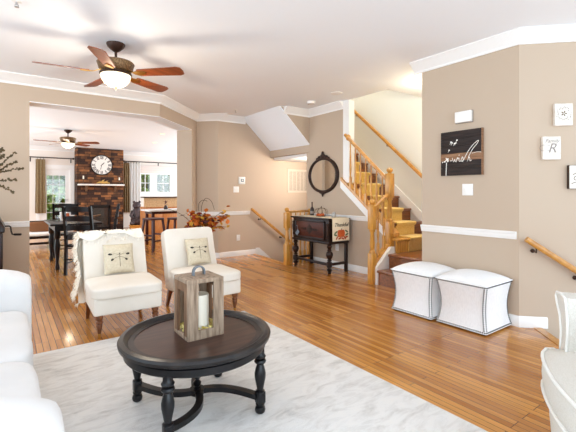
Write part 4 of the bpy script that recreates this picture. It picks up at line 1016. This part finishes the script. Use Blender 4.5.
def disc(name, x, y, prof, label, cat, mt='plastic', z=H, group=None):
    o = thing(name, (x, y, z), label, cat, 0, group); m = MB(); m.lathe(prof, (0, 0, 0), 28); m.build('housing', M[mt], o); return o
o = disc('smoke_detector', 4.06, 4.9, [(0, 0), (.07, 0), (.07, -.012), (.06, -.035), (.045, -.04), (0, -.041)], 'white round smoke detector on the ceiling near the stairs', 'smoke detector')
m = MB(); m.lathe([(.052, -.037), (.056, -.036), (.054, -.04), (.05, -.041), (.052, -.037)], (0, 0, 0), 24); m.build('vent_ring', M['grey_ink'], o)
o = disc('ceiling_disc', 4.02, 4.25, [(0, 0), (.09, 0), (.09, -.006), (.075, -.012), (0, -.013)], 'flat white round cover on the ceiling between detector and stairs', 'ceiling cover')
def sprinkler(x, y, label):
    o = disc('sprinkler', x, y, [(0, 0), (.034, 0), (.034, -.004), (.02, -.008), (0, -.008)], label, 'sprinkler', 'plastic', H, 'ceiling sprinklers')
    m = MB(); m.tube([(0, 0, -.005), (0, 0, -.03)], .007, 8); m.lathe([(0, -.045), (.016, -.045), (.016, -.048), (0, -.048)], (0, 0, 0), 14); m.tube([(-.01, 0, -.025), (-.012, 0, -.045)], .0025, 5); m.tube([(.01, 0, -.025), (.012, 0, -.045)], .0025, 5); m.build('head', M['steel'], o)
sprinkler(3.36, 6.2, 'small ceiling sprinkler in front of the thermostat wall')
sprinkler(.062, 3.70, 'small ceiling sprinkler at the upper left corner of the picture')
sprinkler(.62, 7.2, 'small ceiling sprinkler just beyond the wide opening, above the dining table')
def downlight(x, y, label):
    o = thing('recessed_light', (x, y, H), label, 'downlight', 0, 'recessed ceiling lights'); m = MB(); m.lathe([(.06, -.001), (.085, -.001), (.09, -.006), (.06, -.01), (.06, -.001)], (0, 0, 0), 28); m.build('trim_ring', M['plastic'], o)
    m = MB(); m.lathe([(0, -.002), (.06, -.002), (.06, -.004), (0, -.004)], (0, 0, 0), 24); m.build('lens', M['lamp_warm'], o)
downlight(3.55, 11.6, 'recessed ceiling light above the kitchen bar window')
downlight(3.2, 9.8, 'recessed ceiling light above the tall white table')
# foyer lamp behind the right wall's end, stairwell lamp over the basement steps
fo = thing('flush_lamp', (4.62, 2.95, H), 'warm flush ceiling lamp in the stair foyer behind the right wall', 'ceiling lamp')
m = MB(); m.lathe([(0, 0), (.11, 0), (.11, -.02), (0, -.02)], (0, 0, 0), 24); m.build('base', M['brass'], fo)
m = MB(); m.lathe([(.10, -.02), (.11, -.03), (.095, -.07), (.05, -.095), (0, -.1)], (0, 0, 0), 24); m.build('lamp_shade', M['lamp_warm'], fo)
bulb('foyer_lamp', (4.62, 2.95, H - .16), 24, (1, .88, .66), .06)
bl_ = thing('flush_lamp', (4.98, 5.78, 1.94), 'small flush lamp under the low ceiling of the basement stairs', 'ceiling lamp')
m = MB(); m.lathe([(0, 0), (.08, 0), (.075, -.03), (.03, -.05), (0, -.052)], (0, 0, 0), 20); m.build('lamp_shade', M['bowl'], bl_)
bulb('basement_lamp', (4.98, 5.72, 1.78), 36, (1, .97, .93), .08)

# ------------------------------------------------------------------ autumn leaves in a tall vase behind the right chair
def leaf(bm, p, d, up, s):
    d = Vector(d).normalized(); a = d.cross(Vector(up)).normalized(); n_ = a.cross(d)
    o_ = [(0, 0, 0), (.25, .32, .05), (.55, .42, .1), (.8, .2, .06), (1, 0, -.02), (.8, -.2, .06), (.55, -.42, .1), (.25, -.32, .05)]
    vs = [bm.verts.new(Vector(p) + d * (x * s) + a * (y * s) + n_ * (z * s)) for x, y, z in o_]; c = bm.verts.new(Vector(p) + d * .55 * s)
    for i in range(8): bm.faces.new((c, vs[i], vs[(i + 1) % 8]))
VL = (2.52, 5.78, 0)
va = thing('floor_vase', VL, 'tall dark vase of red and gold autumn leaves behind the right slipper chair', 'vase')
m = MB(); m.lathe([(0, 0), (.07, 0), (.085, .02), (.06, .06), (.05, .12), (.075, .3), (.11, .45), (.115, .52), (.085, .6), (.055, .63), (.06, .65), (.052, .648), (.045, .62), (0, .60)], (0, 0, 0), 28); m.build('vase_body', M['vase'], va)
random.seed(11)
right = Vector((.807, -.59, 0))
branches = []
for k in range(26):
    a = random.uniform(-1, 1); tip = right * (a * .27 + .03) + Vector((random.uniform(-.1, .1), random.uniform(-.1, .1), random.uniform(.72, 1.10) - .10 * abs(a)))
    branches.append([Vector((0, 0, .6)), Vector((0, 0, .6)).lerp(tip, .5) + Vector((0, 0, .06)), tip])
m = MB()
for b in branches: m.tube(smoothpath(b, 4), .0035, 5)
m.build('stems', M['twig'], va)
for nm, ct_ in (('leaf_r', 80), ('leaf_o', 120), ('leaf_y', 70), ('leaf_p', 36)):
    m = MB()
    for k in range(ct_):
        b = random.choice(branches); t = random.uniform(.45, 1.05); p = b[0].lerp(b[2], t) + Vector((random.uniform(-.04, .04), random.uniform(-.04, .04), random.uniform(-.03, .05)))
        leaf(m.bm, p, (random.uniform(-1, 1), random.uniform(-1, 1), random.uniform(-.6, .8)), (random.random(), random.random(), 1), random.uniform(.06, .105))
    o = m.build('leaves', M[nm], va, angle=80); o['kind'] = 'stuff'
for pts in ([(0, 0, .62), (-.22, .14, .86), (-.34, .22, .95), (-.46, .3, 1.0)], [(0, 0, .62), (.0, .02, 1.0), (.05, -.02, 1.16), (.12, -.09, 1.12), (.16, -.12, .98)], [(.02, 0, .62), (-.04, .04, 1.02), (0, .0, 1.13), (.07, -.05, 1.12)]):
    m = MB(); m.tube(smoothpath(pts, 6), .004, 6); m.build('vine_twig', M['twig'], va)

# ------------------------------------------------------------------ dark cabinet with crank and dried branches, far left
PL = (-.33, 5.66, 0)
pg = thing('phonograph_cabinet', PL, 'dark wooden cabinet with a black crank handle at the far left behind the sofa', 'cabinet')
m = MB(); m.box((-.66, 5.40, .1), (-.04, 5.92, .8), .01); m.build('body', M['chest'], pg, world=PL)
m = MB(); m.loft([[(-.68 + q, 5.38 + q, z), (-.02 - q, 5.38 + q, z), (-.02 - q, 5.94 - q, z), (-.68 + q, 5.94 - q, z)] for q, z in ((.0, .8), (0, .86), (.02, .9), (.035, .93), (.05, .97), (.08, .985))]); m.build('lid', M['chest'], pg, world=PL, bevel=.01)
m = MB(); m.box((-.62, 5.395, .2), (-.08, 5.41, .76), .004); d_ = m.build('door', M['chest_panel'], pg, world=PL)
m = MB(); m.ball((-.14, 5.385, .5), .014, 2); m.build('knob', M['brass'], d_, world=PL)
for x in (-.64, -.06):
    for y in (5.42, 5.90): m = MB(); m.loft([[(x + u * q, y + v * q, z) for u, v in ((-1, -1), (1, -1), (1, 1), (-1, 1))] for z, q in ((0, .015), (.06, .022), (.11, .026))]); m.build('leg', M['chest'], pg, world=PL)
m = MB(); m.tube([(-.05, 5.6, .86), (.02, 5.6, .86), (.035, 5.6, .85), (.04, 5.59, .80), (.05, 5.58, .765), (.07, 5.57, .76)], .009, 8); m.tube([(.07, 5.57, .76), (.135, 5.53, .76)], .013, 8); m.build('crank_handle', M['iron'], pg, world=PL)
dv = thing('branch_vase', (-.28, 5.62, .985), 'vase of dried dark leafy branches on the dark cabinet at far left', 'vase')
m = MB(); m.lathe([(0, 0), (.05, 0), (.07, .05), (.075, .12), (.05, .2), (.03, .24), (.036, .26), (0, .25)], (0, 0, 0), 24); m.build('vase_body', M['vase'], dv)
bp_ = [[(0, 0, .25), (.1, -.01, .45), (.26, -.02, .60), (.42, -.03, .78)], [(0, 0, .25), (.12, 0, .42), (.3, .02, .52), (.50, .03, .57)], [(0, 0, .25), (.1, .02, .36), (.28, .0, .40), (.43, .0, .41)], [(0, 0, .25), (.1, 0, .35), (.25, 0, .33), (.40, -.02, .24)], [(0, 0, .25), (-.06, .03, .5), (-.12, .02, .7), (-.14, 0, .85)], [(0, 0, .25), (.07, -.04, .5), (.2, -.05, .66), (.27, -.05, .72)]]
random.seed(5)
for k in range(5):
    zt_ = random.uniform(.3, .85); L = random.uniform(.26, .5); bp_.append([(0, 0, .25), (L * .3, random.uniform(-.06, .06), .25 + (zt_ - .25) * .5), (L * .7, random.uniform(-.08, .08), .25 + (zt_ - .25) * .85), (L, random.uniform(-.08, .08), zt_)])
for b in bp_:
    sp = smoothpath([Vector((p[0] * .86, p[1], .25 + (p[2] - .25) * .9 + .03)) for p in b], 8); m = MB(); m.tube(sp, .0028, 5); tw = m.build('branch', M['twig'], dv)
    m = MB()
    for i in range(7, len(sp) - 1):
        d1 = (sp[i + 1] - sp[i - 1]).normalized()
        for q in range(2):
            d2 = d1 + Vector((random.uniform(-.5, .5), random.uniform(-.6, .6), random.uniform(-.8, .8))); leaf(m.bm, sp[i] + Vector((random.uniform(-.01, .01), 0, random.uniform(-.01, .01))), d2, (0, -1, .3), random.uniform(.02, .036))
    m.build('leaves', M['twig_leaf'], tw, angle=80)

# ------------------------------------------------------------------ dining room
fw = thing('fireplace', (2.575, 14.5, 0), 'brown ledge stone fireplace wall with black firebox at the far end', 'fireplace')
FW = (2.575, 14.5, 0)
m = MB(); m.box((1.85, 14.3, 0), (2.25, FY - .003, H - .003)); m.box((2.87, 14.3, 0), (3.30, FY - .003, H - .003)); m.box((2.25, 14.3, .84), (2.87, FY - .003, H - .003)); m.box((2.25, 14.7, 0), (2.87, FY - .003, .84)); m.build('chimney_breast', M['stone'], fw, world=FW, smooth=False)
m = MB(); m.box((2.25, 14.32, 0), (2.87, 14.7, .84)); fb = m.build('firebox', M['firebox'], fw, world=FW, smooth=False)
m = MB(); m.box((2.24, 14.285, .05), (2.30, 14.32, .82)); m.box((2.82, 14.285, .05), (2.88, 14.32, .82)); m.box((2.24, 14.285, .74), (2.88, 14.32, .84)); m.box((2.24, 14.285, .02), (2.88, 14.32, .1)); m.build('fire_surround', M['iron'], fw, world=FW, smooth=False)
m = MB(); m.box((2.30, 14.305, .1), (2.82, 14.31, .74)); m.build('glass_pane', M['clear'], fb, world=FW, smooth=False)
mt_ = thing('mantel_shelf', (2.575, 14.2, 1.5), 'pale wooden mantel shelf on brackets below the wall clock', 'shelf')
m = MB(); m.box((1.87, 14.08, 1.50), (3.29, 14.295, 1.55), .004); m.build('shelf_board', M['plaque'], mt_, world=(2.575, 14.2, 1.5))
for x in (2.13, 3.02): m = MB(); m.prism([(14.295, 1.5), (14.12, 1.5), (14.12, 1.46), (14.24, 1.34), (14.295, 1.30)], x - .03, x + .03, 'x'); m.build('bracket', M['barn_dark'], mt_, world=(2.575, 14.2, 1.5), smooth=False)
gd = thing('driftwood_ornament', (2.62, 14.18, 1.55), 'gilded driftwood ornament lying on the mantel under the clock', 'ornament')
m = MB(); random.seed(3)
m.tube([(-.2, 0, .03), (-.1, .01, .06), (.0, 0, .05), (.1, -.01, .05), (.22, 0, .03)], [.015, .035, .045, .035, .012], 8)
m.tube([(-.04, 0, .06), (.0, .0, .12), (.05, 0, .15)], [.03, .022, .006], 7); m.tube([(.06, 0, .05), (.11, 0, .1), (.17, .0, .11)], [.025, .016, .005], 7); m.build('branch', M['gold'], gd)
def candlestick(x, label, h):
    o = thing('candlestick', (x, 14.18, 1.55), label, 'candlestick', 0, 'candlesticks on the mantel'); m = MB(); m.lathe([(0, 0), (.04, 0), (.03, .012), (.01, .02), (.012, h * .5), (.03, h * .6), (.0, h * .6)], (0, 0, 0), 14); m.build('holder', M['wire'], o)
    m = MB(); m.lathe([(0, 0), (.022, 0), (.022, h * .4), (0, h * .4)], (0, 0, h * .6), 12); m.build('candle', M['candle'], o)
candlestick(2.03, 'candlestick at the left end of the mantel shelf', .27); candlestick(3.14, 'candlestick at the right end of the mantel shelf', .24)
ck = thing('wall_clock', (2.60, 14.29, 2.20), 'round white wall clock with roman numerals on the stone chimney', 'clock')
Rk = RX(PI / 2)
cr_ = .325
m = MB(); m.lathe([(0, 0), (cr_, 0), (cr_, .02), (0, .02)], (0, 0, 0), 56, Rk); m.build('face', M['clock_face'], ck)
m = MB(); m.lathe([(cr_ - .012, 0), (cr_ + .018, 0), (cr_ + .022, .02), (cr_ + .01, .036), (cr_ - .008, .03), (cr_ - .012, 0)], (0, 0, 0), 56, Rk); m.build('rim', M['iron'], ck)
NUM = ['XII', 'I', 'II', 'III', 'IIII', 'V', 'VI', 'VII', 'VIII', 'IX', 'X', 'XI']
for k, s in enumerate(NUM):
    a = PI / 2 - 2 * PI * k / 12; glyph_w = {'I': .026, 'V': .052, 'X': .052}; tot = sum(glyph_w[c] for c in s); u = -tot / 2
    m = MB(); Rg = T(math.cos(a) * .252, -.0215, math.sin(a) * .252) @ RY(-(a - PI / 2))
    for c in s:
        wv = glyph_w[c]; uc = u + wv / 2; u += wv; h2 = .054
        def bar(x0, z0, x1, z1, t): m.prism([(x0 - t, z0), (x0 + t, z0), (x1 + t, z1), (x1 - t, z1)], -.001, .001, 'y', Rg)
        if c == 'I': bar(uc, -h2, uc, h2, .008)
        if c == 'V': bar(uc, -h2, uc - .02, h2, .008); bar(uc, -h2, uc + .02, h2, .005)
        if c == 'X': bar(uc - .02, -h2, uc + .02, h2, .006); bar(uc + .02, -h2, uc - .02, h2, .008)
    m.build('numeral', M['ink'], ck, smooth=False)
for nm, L, t, a in (('hour_hand', .13, .012, PI / 2 - .75), ('minute_hand', .18, .008, -PI / 2 - .25)):
    m = MB(); m.prism([(-.05, -t * .6), (-.05, t * .6), (L * .7, t), (L, 0), (L * .7, -t)], -.001, .001, 'y', T(0, -.025, 0) @ RY(-a)); m.build(nm, M['ink'], ck, smooth=False)
# curtains and rods
def curtain(name, x0, x1, z0, z1, y, mt, folds, label, depth=.035):
    m = MB(); n = folds * 6; top, bot = [], []
    for i in range(n + 1):
        u = i / n; x = x0 + (x1 - x0) * u; top.append((x, y + depth * .6 * math.sin(2 * PI * folds * u), z1)); xb = (x0 + x1) / 2 + (x - (x0 + x1) / 2) * 1.12
        bot.append((xb, y + depth * math.sin(2 * PI * folds * u + .4), z0))
    rows = [[(a[0] + (b[0] - a[0]) * t, a[1] + (b[1] - a[1]) * t, a[2] + (b[2] - a[2]) * t) for a, b in zip(top, bot)] for t in [q / 8 for q in range(9)]]
    V = [[m.bm.verts.new(p) for p in r] for r in rows]
    for a, b in zip(V, V[1:]):
        for i in range(n): m.bm.faces.new((a[i], a[i + 1], b[i + 1], b[i]))
    r = bmesh.ops.solidify(m.bm, geom=m.bm.faces[:], thickness=.004)
    base = ((x0 + x1) / 2, y, z0); o = thing(name, base, label, 'curtain'); m.build('drape', M[mt], o, world=base, angle=80)
    m = MB()
    for k in range(folds): xx = x0 + (x1 - x0) * (k + .5) / folds; m.tube([(xx, y + .03 * math.cos(q), z1 + .012 + .03 * math.sin(q)) for q in [2 * PI * j / 12 for j in range(12)]], .004, 5, closed=True)
    m.build('rings', M['iron'], o, world=base)
def rod(x0, x1, y, z, label, br):
    o = thing('curtain_rod', (x0, y, z), label, 'curtain rod'); wl = (x0, y, z)
    m = MB(); m.tube([(x0, y, z), (x1, y, z)], .017, 10); m.build('rod', M['iron'], o, world=wl)
    for x in (x0, x1): m = MB(); m.ball((x, y, z), .034, 2); m.build('finial', M['iron'], o, world=wl)
    for x in br: m = MB(); m.tube([(x, FY - .005, z - .1), (x, FY - .02, z - .02), (x, y, z - .012)], .009, 6); m.box((x - .015, FY - .008, z - .14), (x + .015, FY, z - .02)); m.build('bracket', M['iron'], o, world=wl)
rod(.42, 1.80, 14.68, 2.40, 'dark curtain rod above the glazed door left of the fireplace', (.6, 1.74))
rod(3.40, 5.6, 14.68, 2.40, 'dark curtain rod above the kitchen window right of the fireplace', (3.5, 4.67, 5.5))
curtain('curtain', .74, 1.0, .6, 2.34, 14.68, 'tan_curtain', 3, 'tan curtain hanging beside the glazed door at far left')
curtain('curtain', 3.40, 3.60, .55, 2.34, 14.68, 'tan_curtain', 3, 'tan curtain hanging between the fireplace and the white sheer')
curtain('curtain', 3.60, 3.98, .55, 2.34, 14.68, 'sheer', 4, 'white sheer curtain hanging left of the kitchen window')
rs = thing('roman_shade', (4.6, FY - .03, 2.0), 'pale roman shade above the kitchen window panes', 'window shade')
for k in range(3): m = MB(); m.box((3.95, FY - .045 - .006 * k, 2.0 + .09 * k), (5.3, FY - .033, 2.1 + .09 * k), .004); m.build('fold', M['shade'], rs, world=(4.6, FY - .03, 2.0))
# statue on its plinth
pt = thing('wooden_plinth', (3.66, 13.95, 0), 'low orange wooden box under the dark carved bear', 'plinth')
m = MB(); m.box((3.46, 13.78, 0), (3.86, 14.12, .12), .008); m.build('box', M['orange_plinth'], pt, world=(3.66, 13.95, 0)); m = MB(); m.box((3.44, 13.76, .10), (3.88, 14.14, .135), .006); m.build('lid', M['orange_plinth'], pt, world=(3.66, 13.95, 0))
be = thing('bear_statue', (3.66, 13.95, .136), 'dark carved bear statue sitting up by the white sheer curtain', 'statue', -.2)
m = MB()
m.lathe([(0, 0), (.15, 0), (.19, .05), (.2, .18), (.18, .35), (.14, .5), (.10, .58), (0, .6)], (0, .02, 0), 20, sy=.85)
m.ball((0, -.01, .68), .135, 3, (1, .95, .95)); m.ball((0, -.13, .65), .062, 2, (1, 1.1, .8))
for s in (-1, 1):
    m.ball((s * .09, .0, .80), .042, 2, (1, .6, 1.1)); m.tube([(s * .13, -.04, .48), (s * .19, -.12, .34), (s * .13, -.18, .24)], [.06, .055, .05], 10); m.tube([(s * .12, -.03, .09), (s * .16, -.16, .07), (s * .15, -.21, .1)], [.09, .075, .06], 10)
bo = m.build('body', M['bear'], be)
m = MB()
for s in (-1, 1): m.ball((s * .05, -.125, .715), .013, 1)
m.ball((0, -.195, .665), .02, 1); m.build('eyes_and_nose', M['ink'], bo)

def ladder_chair(loc, rz, label):
    o = thing('dining_chair', loc, label, 'dining chair', rz, 'dark ladder back dining chairs')
    for sx in (-1, 1):
        m = MB(); m.loft([[(sx * .20 + u * .019, y + v * .019, z) for u, v in ((-1, -1), (1, -1), (1, 1), (-1, 1))] for z, y in ((0, .21), (.45, .19), (.75, .215), (1.05, .27))]); m.build('back_post', M['espresso'], o)
        m = MB(); m.lathe([(.016, 0), (.02, .2), (.022, .43)], (sx * .20, -.19, 0), 10); m.build('leg', M['espresso'], o)
        m = MB(); m.tube([(sx * .20, -.19, .18), (sx * .20, .2, .18)], .011, 8); m.build('stretcher', M['espresso'], o)
    for z in (.58, .72, .86, 1.0):
        y = .195 + (z - .55) * .14; m = MB(); secs = []
        for i in range(9):
            u = -1 + i / 4; b = .025 * (1 - u * u); hh_ = .035 + .012 * (1 - u * u); secs.append([(u * .19, y + b - .008, z - .035), (u * .19, y + b + .008, z - .035), (u * .19, y + b + .008, z + hh_), (u * .19, y + b - .008, z + hh_)])
        m.loft(secs); m.build('slat', M['espresso'], o)
    m = MB(); m.box((-.22, -.22, .42), (.22, .20, .46), .012); m.build('seat', M['espresso'], o)
    for z in (.12, .3): m = MB(); m.tube([(-.20, -.19, z), (.20, -.19, z)], .011, 8); m.build('stretcher', M['espresso'], o)
    m = MB(); m.tube([(-.20, .2, .24), (.20, .2, .24)], .011, 8); m.build('stretcher', M['espresso'], o)
    return o
dc = ladder_chair((.80, 6.62 - .15, 0), 0, 'dark ladder back dining chair nearest the wide opening, its back to us')
dc.rotation_euler.z = PI - .62; dc.location = (1.0, 6.74, 0)
for (x, y, rz, lb) in ((.95, 8.75, PI - .15, 'dark ladder back dining chair just behind the nearest one, left of the firebox'), (1.40, 7.62, -PI / 2 - .2, 'dark ladder back dining chair seen side on at the right table end')):
    c = copy_tree(dc); c.location = (x, y, 0); c.rotation_euler.z = rz; tag(c, lb, 'dining chair', 'dark ladder back dining chairs')
dt = thing('dining_table', (.93, 7.75, 0), 'dark rectangular dining table beyond the wide opening', 'dining table')
DT = (.93, 7.75, 0)
m = MB(); m.box((.55, 7.12, .72), (1.31, 8.4, .755), .008); m.build('tabletop', M['espresso'], dt, world=DT)
m = MB(); m.box((.62, 7.2, .63), (1.24, 8.32, .72)); m.build('apron', M['espresso'], dt, world=DT)
for x in (.66, 1.20):
    for y in (7.24, 8.28): m = MB(); m.lathe([(.028, 0), (.035, .05), (.022, .12), (.04, .3), (.045, .4), (.03, .5), (.045, .52), (.045, .64)], (x, y, 0), 14); m.build('leg', M['espresso'], dt, world=DT)
dw = thing('driftwood_centrepiece', (1.05, 7.5, .755), 'brown driftwood centrepiece lying on the dark dining table', 'centrepiece')
m = MB(); m.tube([(-.28, .0, .03), (-.1, .02, .05), (.1, -.01, .06), (.3, 0, .11)], [.018, .035, .03, .01], 8); m.tube([(-.05, 0, .05), (.05, .05, .09), (.16, .06, .10)], [.022, .015, .006], 7); m.build('wood', M['barn_dark'], dw)
fm = thing('framed_card', (.85, 7.9, .756), 'small orange picture card standing on the dining table by the nearest chair', 'card', .3)
m = MB(); m.box((-.09, -.01, 0), (.09, .01, .16), .002, mx=RX(-.15)); m.build('frame', M['white_top'], fm); m = MB(); m.box((-.06, -.013, .03), (.06, -.009, .13), mx=RX(-.15)); m.build('print', M['pumpkin'], fm, smooth=False)
BN = (.33, 10.5, 0)
bn = thing('window_bench', BN, 'dark slatted bench with pale pad beyond the dining table at left', 'bench')
for x in (-.27, .93):
    for y in (10.27, 10.73): m = MB(); m.box((x - .025, y - .025, 0), (x + .025, y + .025, .26 if y < 10.5 else .60), .003); m.build('leg', M['espresso'], bn, world=BN)
m = MB(); m.box((-.31, 10.25, .22), (.97, 10.75, .27), .004); m.build('seat', M['espresso'], bn, world=BN)
m = MB(); m.box((-.3, 10.715, .57), (.96, 10.745, .60), .004); m.build('back_rail', M['espresso'], bn, world=BN)
m = MB(); m.box((-.27, 10.26, .09), (.93, 10.29, .14)); m.build('rail', M['espresso'], bn, world=BN, smooth=False)
bp2 = thing('bench_pad', (.33, 10.47, .271), 'white seat pad lying on the dark bench', 'cushion'); m = MB(); m.pad((-.60, -.2, 0), (.60, .2, .075), 6, 8); m.build('cover', M['cushion_white'], bp2)
bc = thing('bench_cushion', (.62, 10.63, .347), 'brown cushion leaning on the dark bench under the tan curtain', 'cushion'); m = MB(); m.pad((-.25, -.06, 0), (.29, .06, .24), 4, 8); m.build('cover', M['cushion_brown'], bc)
# kitchen bar, tall white table and stools
kb = thing('kitchen_bar', (3.95, 11.6, 0), 'tan stone kitchen bar with honey wood base under the kitchen window', 'kitchen bar')
KB = (3.95, 11.6, 0)
m = MB(); m.box((3.22, 11.35, 0), (5.2, 11.9, .84)); m.build('cabinet', M['orange_cab'], kb, world=KB, smooth=False)
for k in range(4): m = MB(); m.box((3.26 + .48 * k, 11.335, .1), (3.26 + .48 * k + .44, 11.35, .8), .004); m.build('panel', M['orange_cab'], kb, world=KB)
m = MB(); m.box((3.2, 11.33, .84), (5.2, 11.45, 1.11)); m.build('backsplash', M['granite'], kb, world=KB, smooth=False)
m = MB(); m.box((3.15, 11.25, 1.11), (5.2, 11.6, 1.145), .005); m.build('bar_top', M['dark_stone'], kb, world=KB)
wt = thing('tall_table', (3.15, 9.25, 0), 'tall white topped table beside the dark wood stools', 'table')
WT = (3.15, 9.25, 0)
m = MB(); m.box((2.62, 8.95, .82), (3.8, 9.65, .86), .006); m.build('tabletop', M['white_top'], wt, world=WT)
m = MB(); m.box((2.70, 9.02, .76), (3.72, 9.58, .82)); m.build('apron', M['stool'], wt, world=WT, smooth=False)
for x in (2.74, 3.68):
    for y in (9.06, 9.54): m = MB(); m.box((x - .03, y - .03, 0), (x + .03, y + .03, .78), .004); m.build('leg', M['stool'], wt, world=WT)
def stool(loc, rz, label):
    o = thing('bar_stool', loc, label, 'stool', rz, 'dark wood bar stools')
    m = MB(); m.pad((-.19, -.17, .66), (.19, .17, .71), 6, 8, -.2); m.build('seat', M['stool'], o)
    for sx in (-1, 1):
        for sy in (-1, 1): m = MB(); m.loft([[(sx * (.21 - .07 * z / .66) + u * .019, sy * (.19 - .06 * z / .66) + v * .019, z) for u, v in ((-1, -1), (1, -1), (1, 1), (-1, 1))] for z in (0, .33, .67)]); m.build('leg', M['stool'], o)
    for sy in (-1, 1): m = MB(); m.box((-.185, sy * .165 - .012, .2), (.185, sy * .165 + .012, .235)); m.build('rung', M['stool'], o, smooth=False)
    for sx in (-1, 1): m = MB(); m.box((sx * .18 - .012, -.165, .32), (sx * .18 + .012, .165, .355)); m.build('rung', M['stool'], o, smooth=False)
    return o
s1 = stool((2.58, 8.5, 0), .5, 'dark wood bar stool at the left end of the tall white table')
s2_ = copy_tree(s1); s2_.location = (3.06, 8.34, 0); s2_.rotation_euler.z = .2; tag(s2_, 'dark wood bar stool half hidden by the right slipper chair', 'stool', 'dark wood bar stools')
tp = thing('table_plant', (3.05, 9.1, .861), 'small dark vase with a sprig on the tall white table', 'vase')
m = MB(); m.lathe([(0, 0), (.04, 0), (.05, .04), (.03, .08), (.025, .1), (0, .095)], (0, 0, 0), 16); m.build('vase_body', M['vase'], tp)
m = MB()
for k in range(14): leaf(m.bm, (random.uniform(-.02, .02), random.uniform(-.02, .02), .1 + random.random() * .08), (random.uniform(-1, 1), random.uniform(-1, 1), random.uniform(.1, 1)), (0, .3, 1), .05)
m.build('leaves', M['leaf_p'], tp, angle=80)

# ------------------------------------------------------------------ garden outside the far windows
m = MB(); m.box((-20, 15.2, -.5), (30, 60, -.4)); o = m.build('lawn', M['lawn'], smooth=False); o['kind'] = 'structure'
def tree(loc, h, r, mt, label, seed):
    random.seed(seed); o = thing('tree', loc, label, 'tree', 0, 'trees outside the far windows')
    m = MB(); m.tube([(0, 0, 0), (.05, 0, h * .3), (0, .05, h * .7)], [.07, .05, .03], 8); m.build('trunk', M['bark'], o)
    m = MB(); cl_ = [(Vector((random.gauss(0, r * .5), random.gauss(0, r * .4), h * .5 + random.gauss(0, h * .26))), r * random.uniform(.25, .45)) for k in range(30)]
    for k in range(4200):
        c, q = random.choice(cl_); d_ = Vector((random.gauss(0, 1), random.gauss(0, 1), random.gauss(0, 1))).normalized(); p = c + d_ * q * random.uniform(.7, 1.05)
        if p.z < .2: continue
        leaf(m.bm, p, (random.uniform(-1, 1), random.uniform(-1, 1), random.uniform(-.8, .3)), d_, random.uniform(.14, .27))
    f_ = m.build('foliage', M[mt], o, smooth=False); f_['kind'] = 'stuff'
tree((1.75, 19.5, -.4), 4.2, 1.5, 'green2', 'bushy green tree seen through the glazed door', 1)
tree((5.9, 20.2, -.4), 4.6, 1.8, 'green', 'bushy green tree seen through the left window sash', 2)
tree((7.3, 21.2, -.4), 4.8, 1.9, 'green2', 'bushy green tree seen through the right window sash', 4)
tree((2.0, 24.5, -.4), 5.6, 2.2, 'green', 'taller green tree standing behind the one at the glazed door', 6)
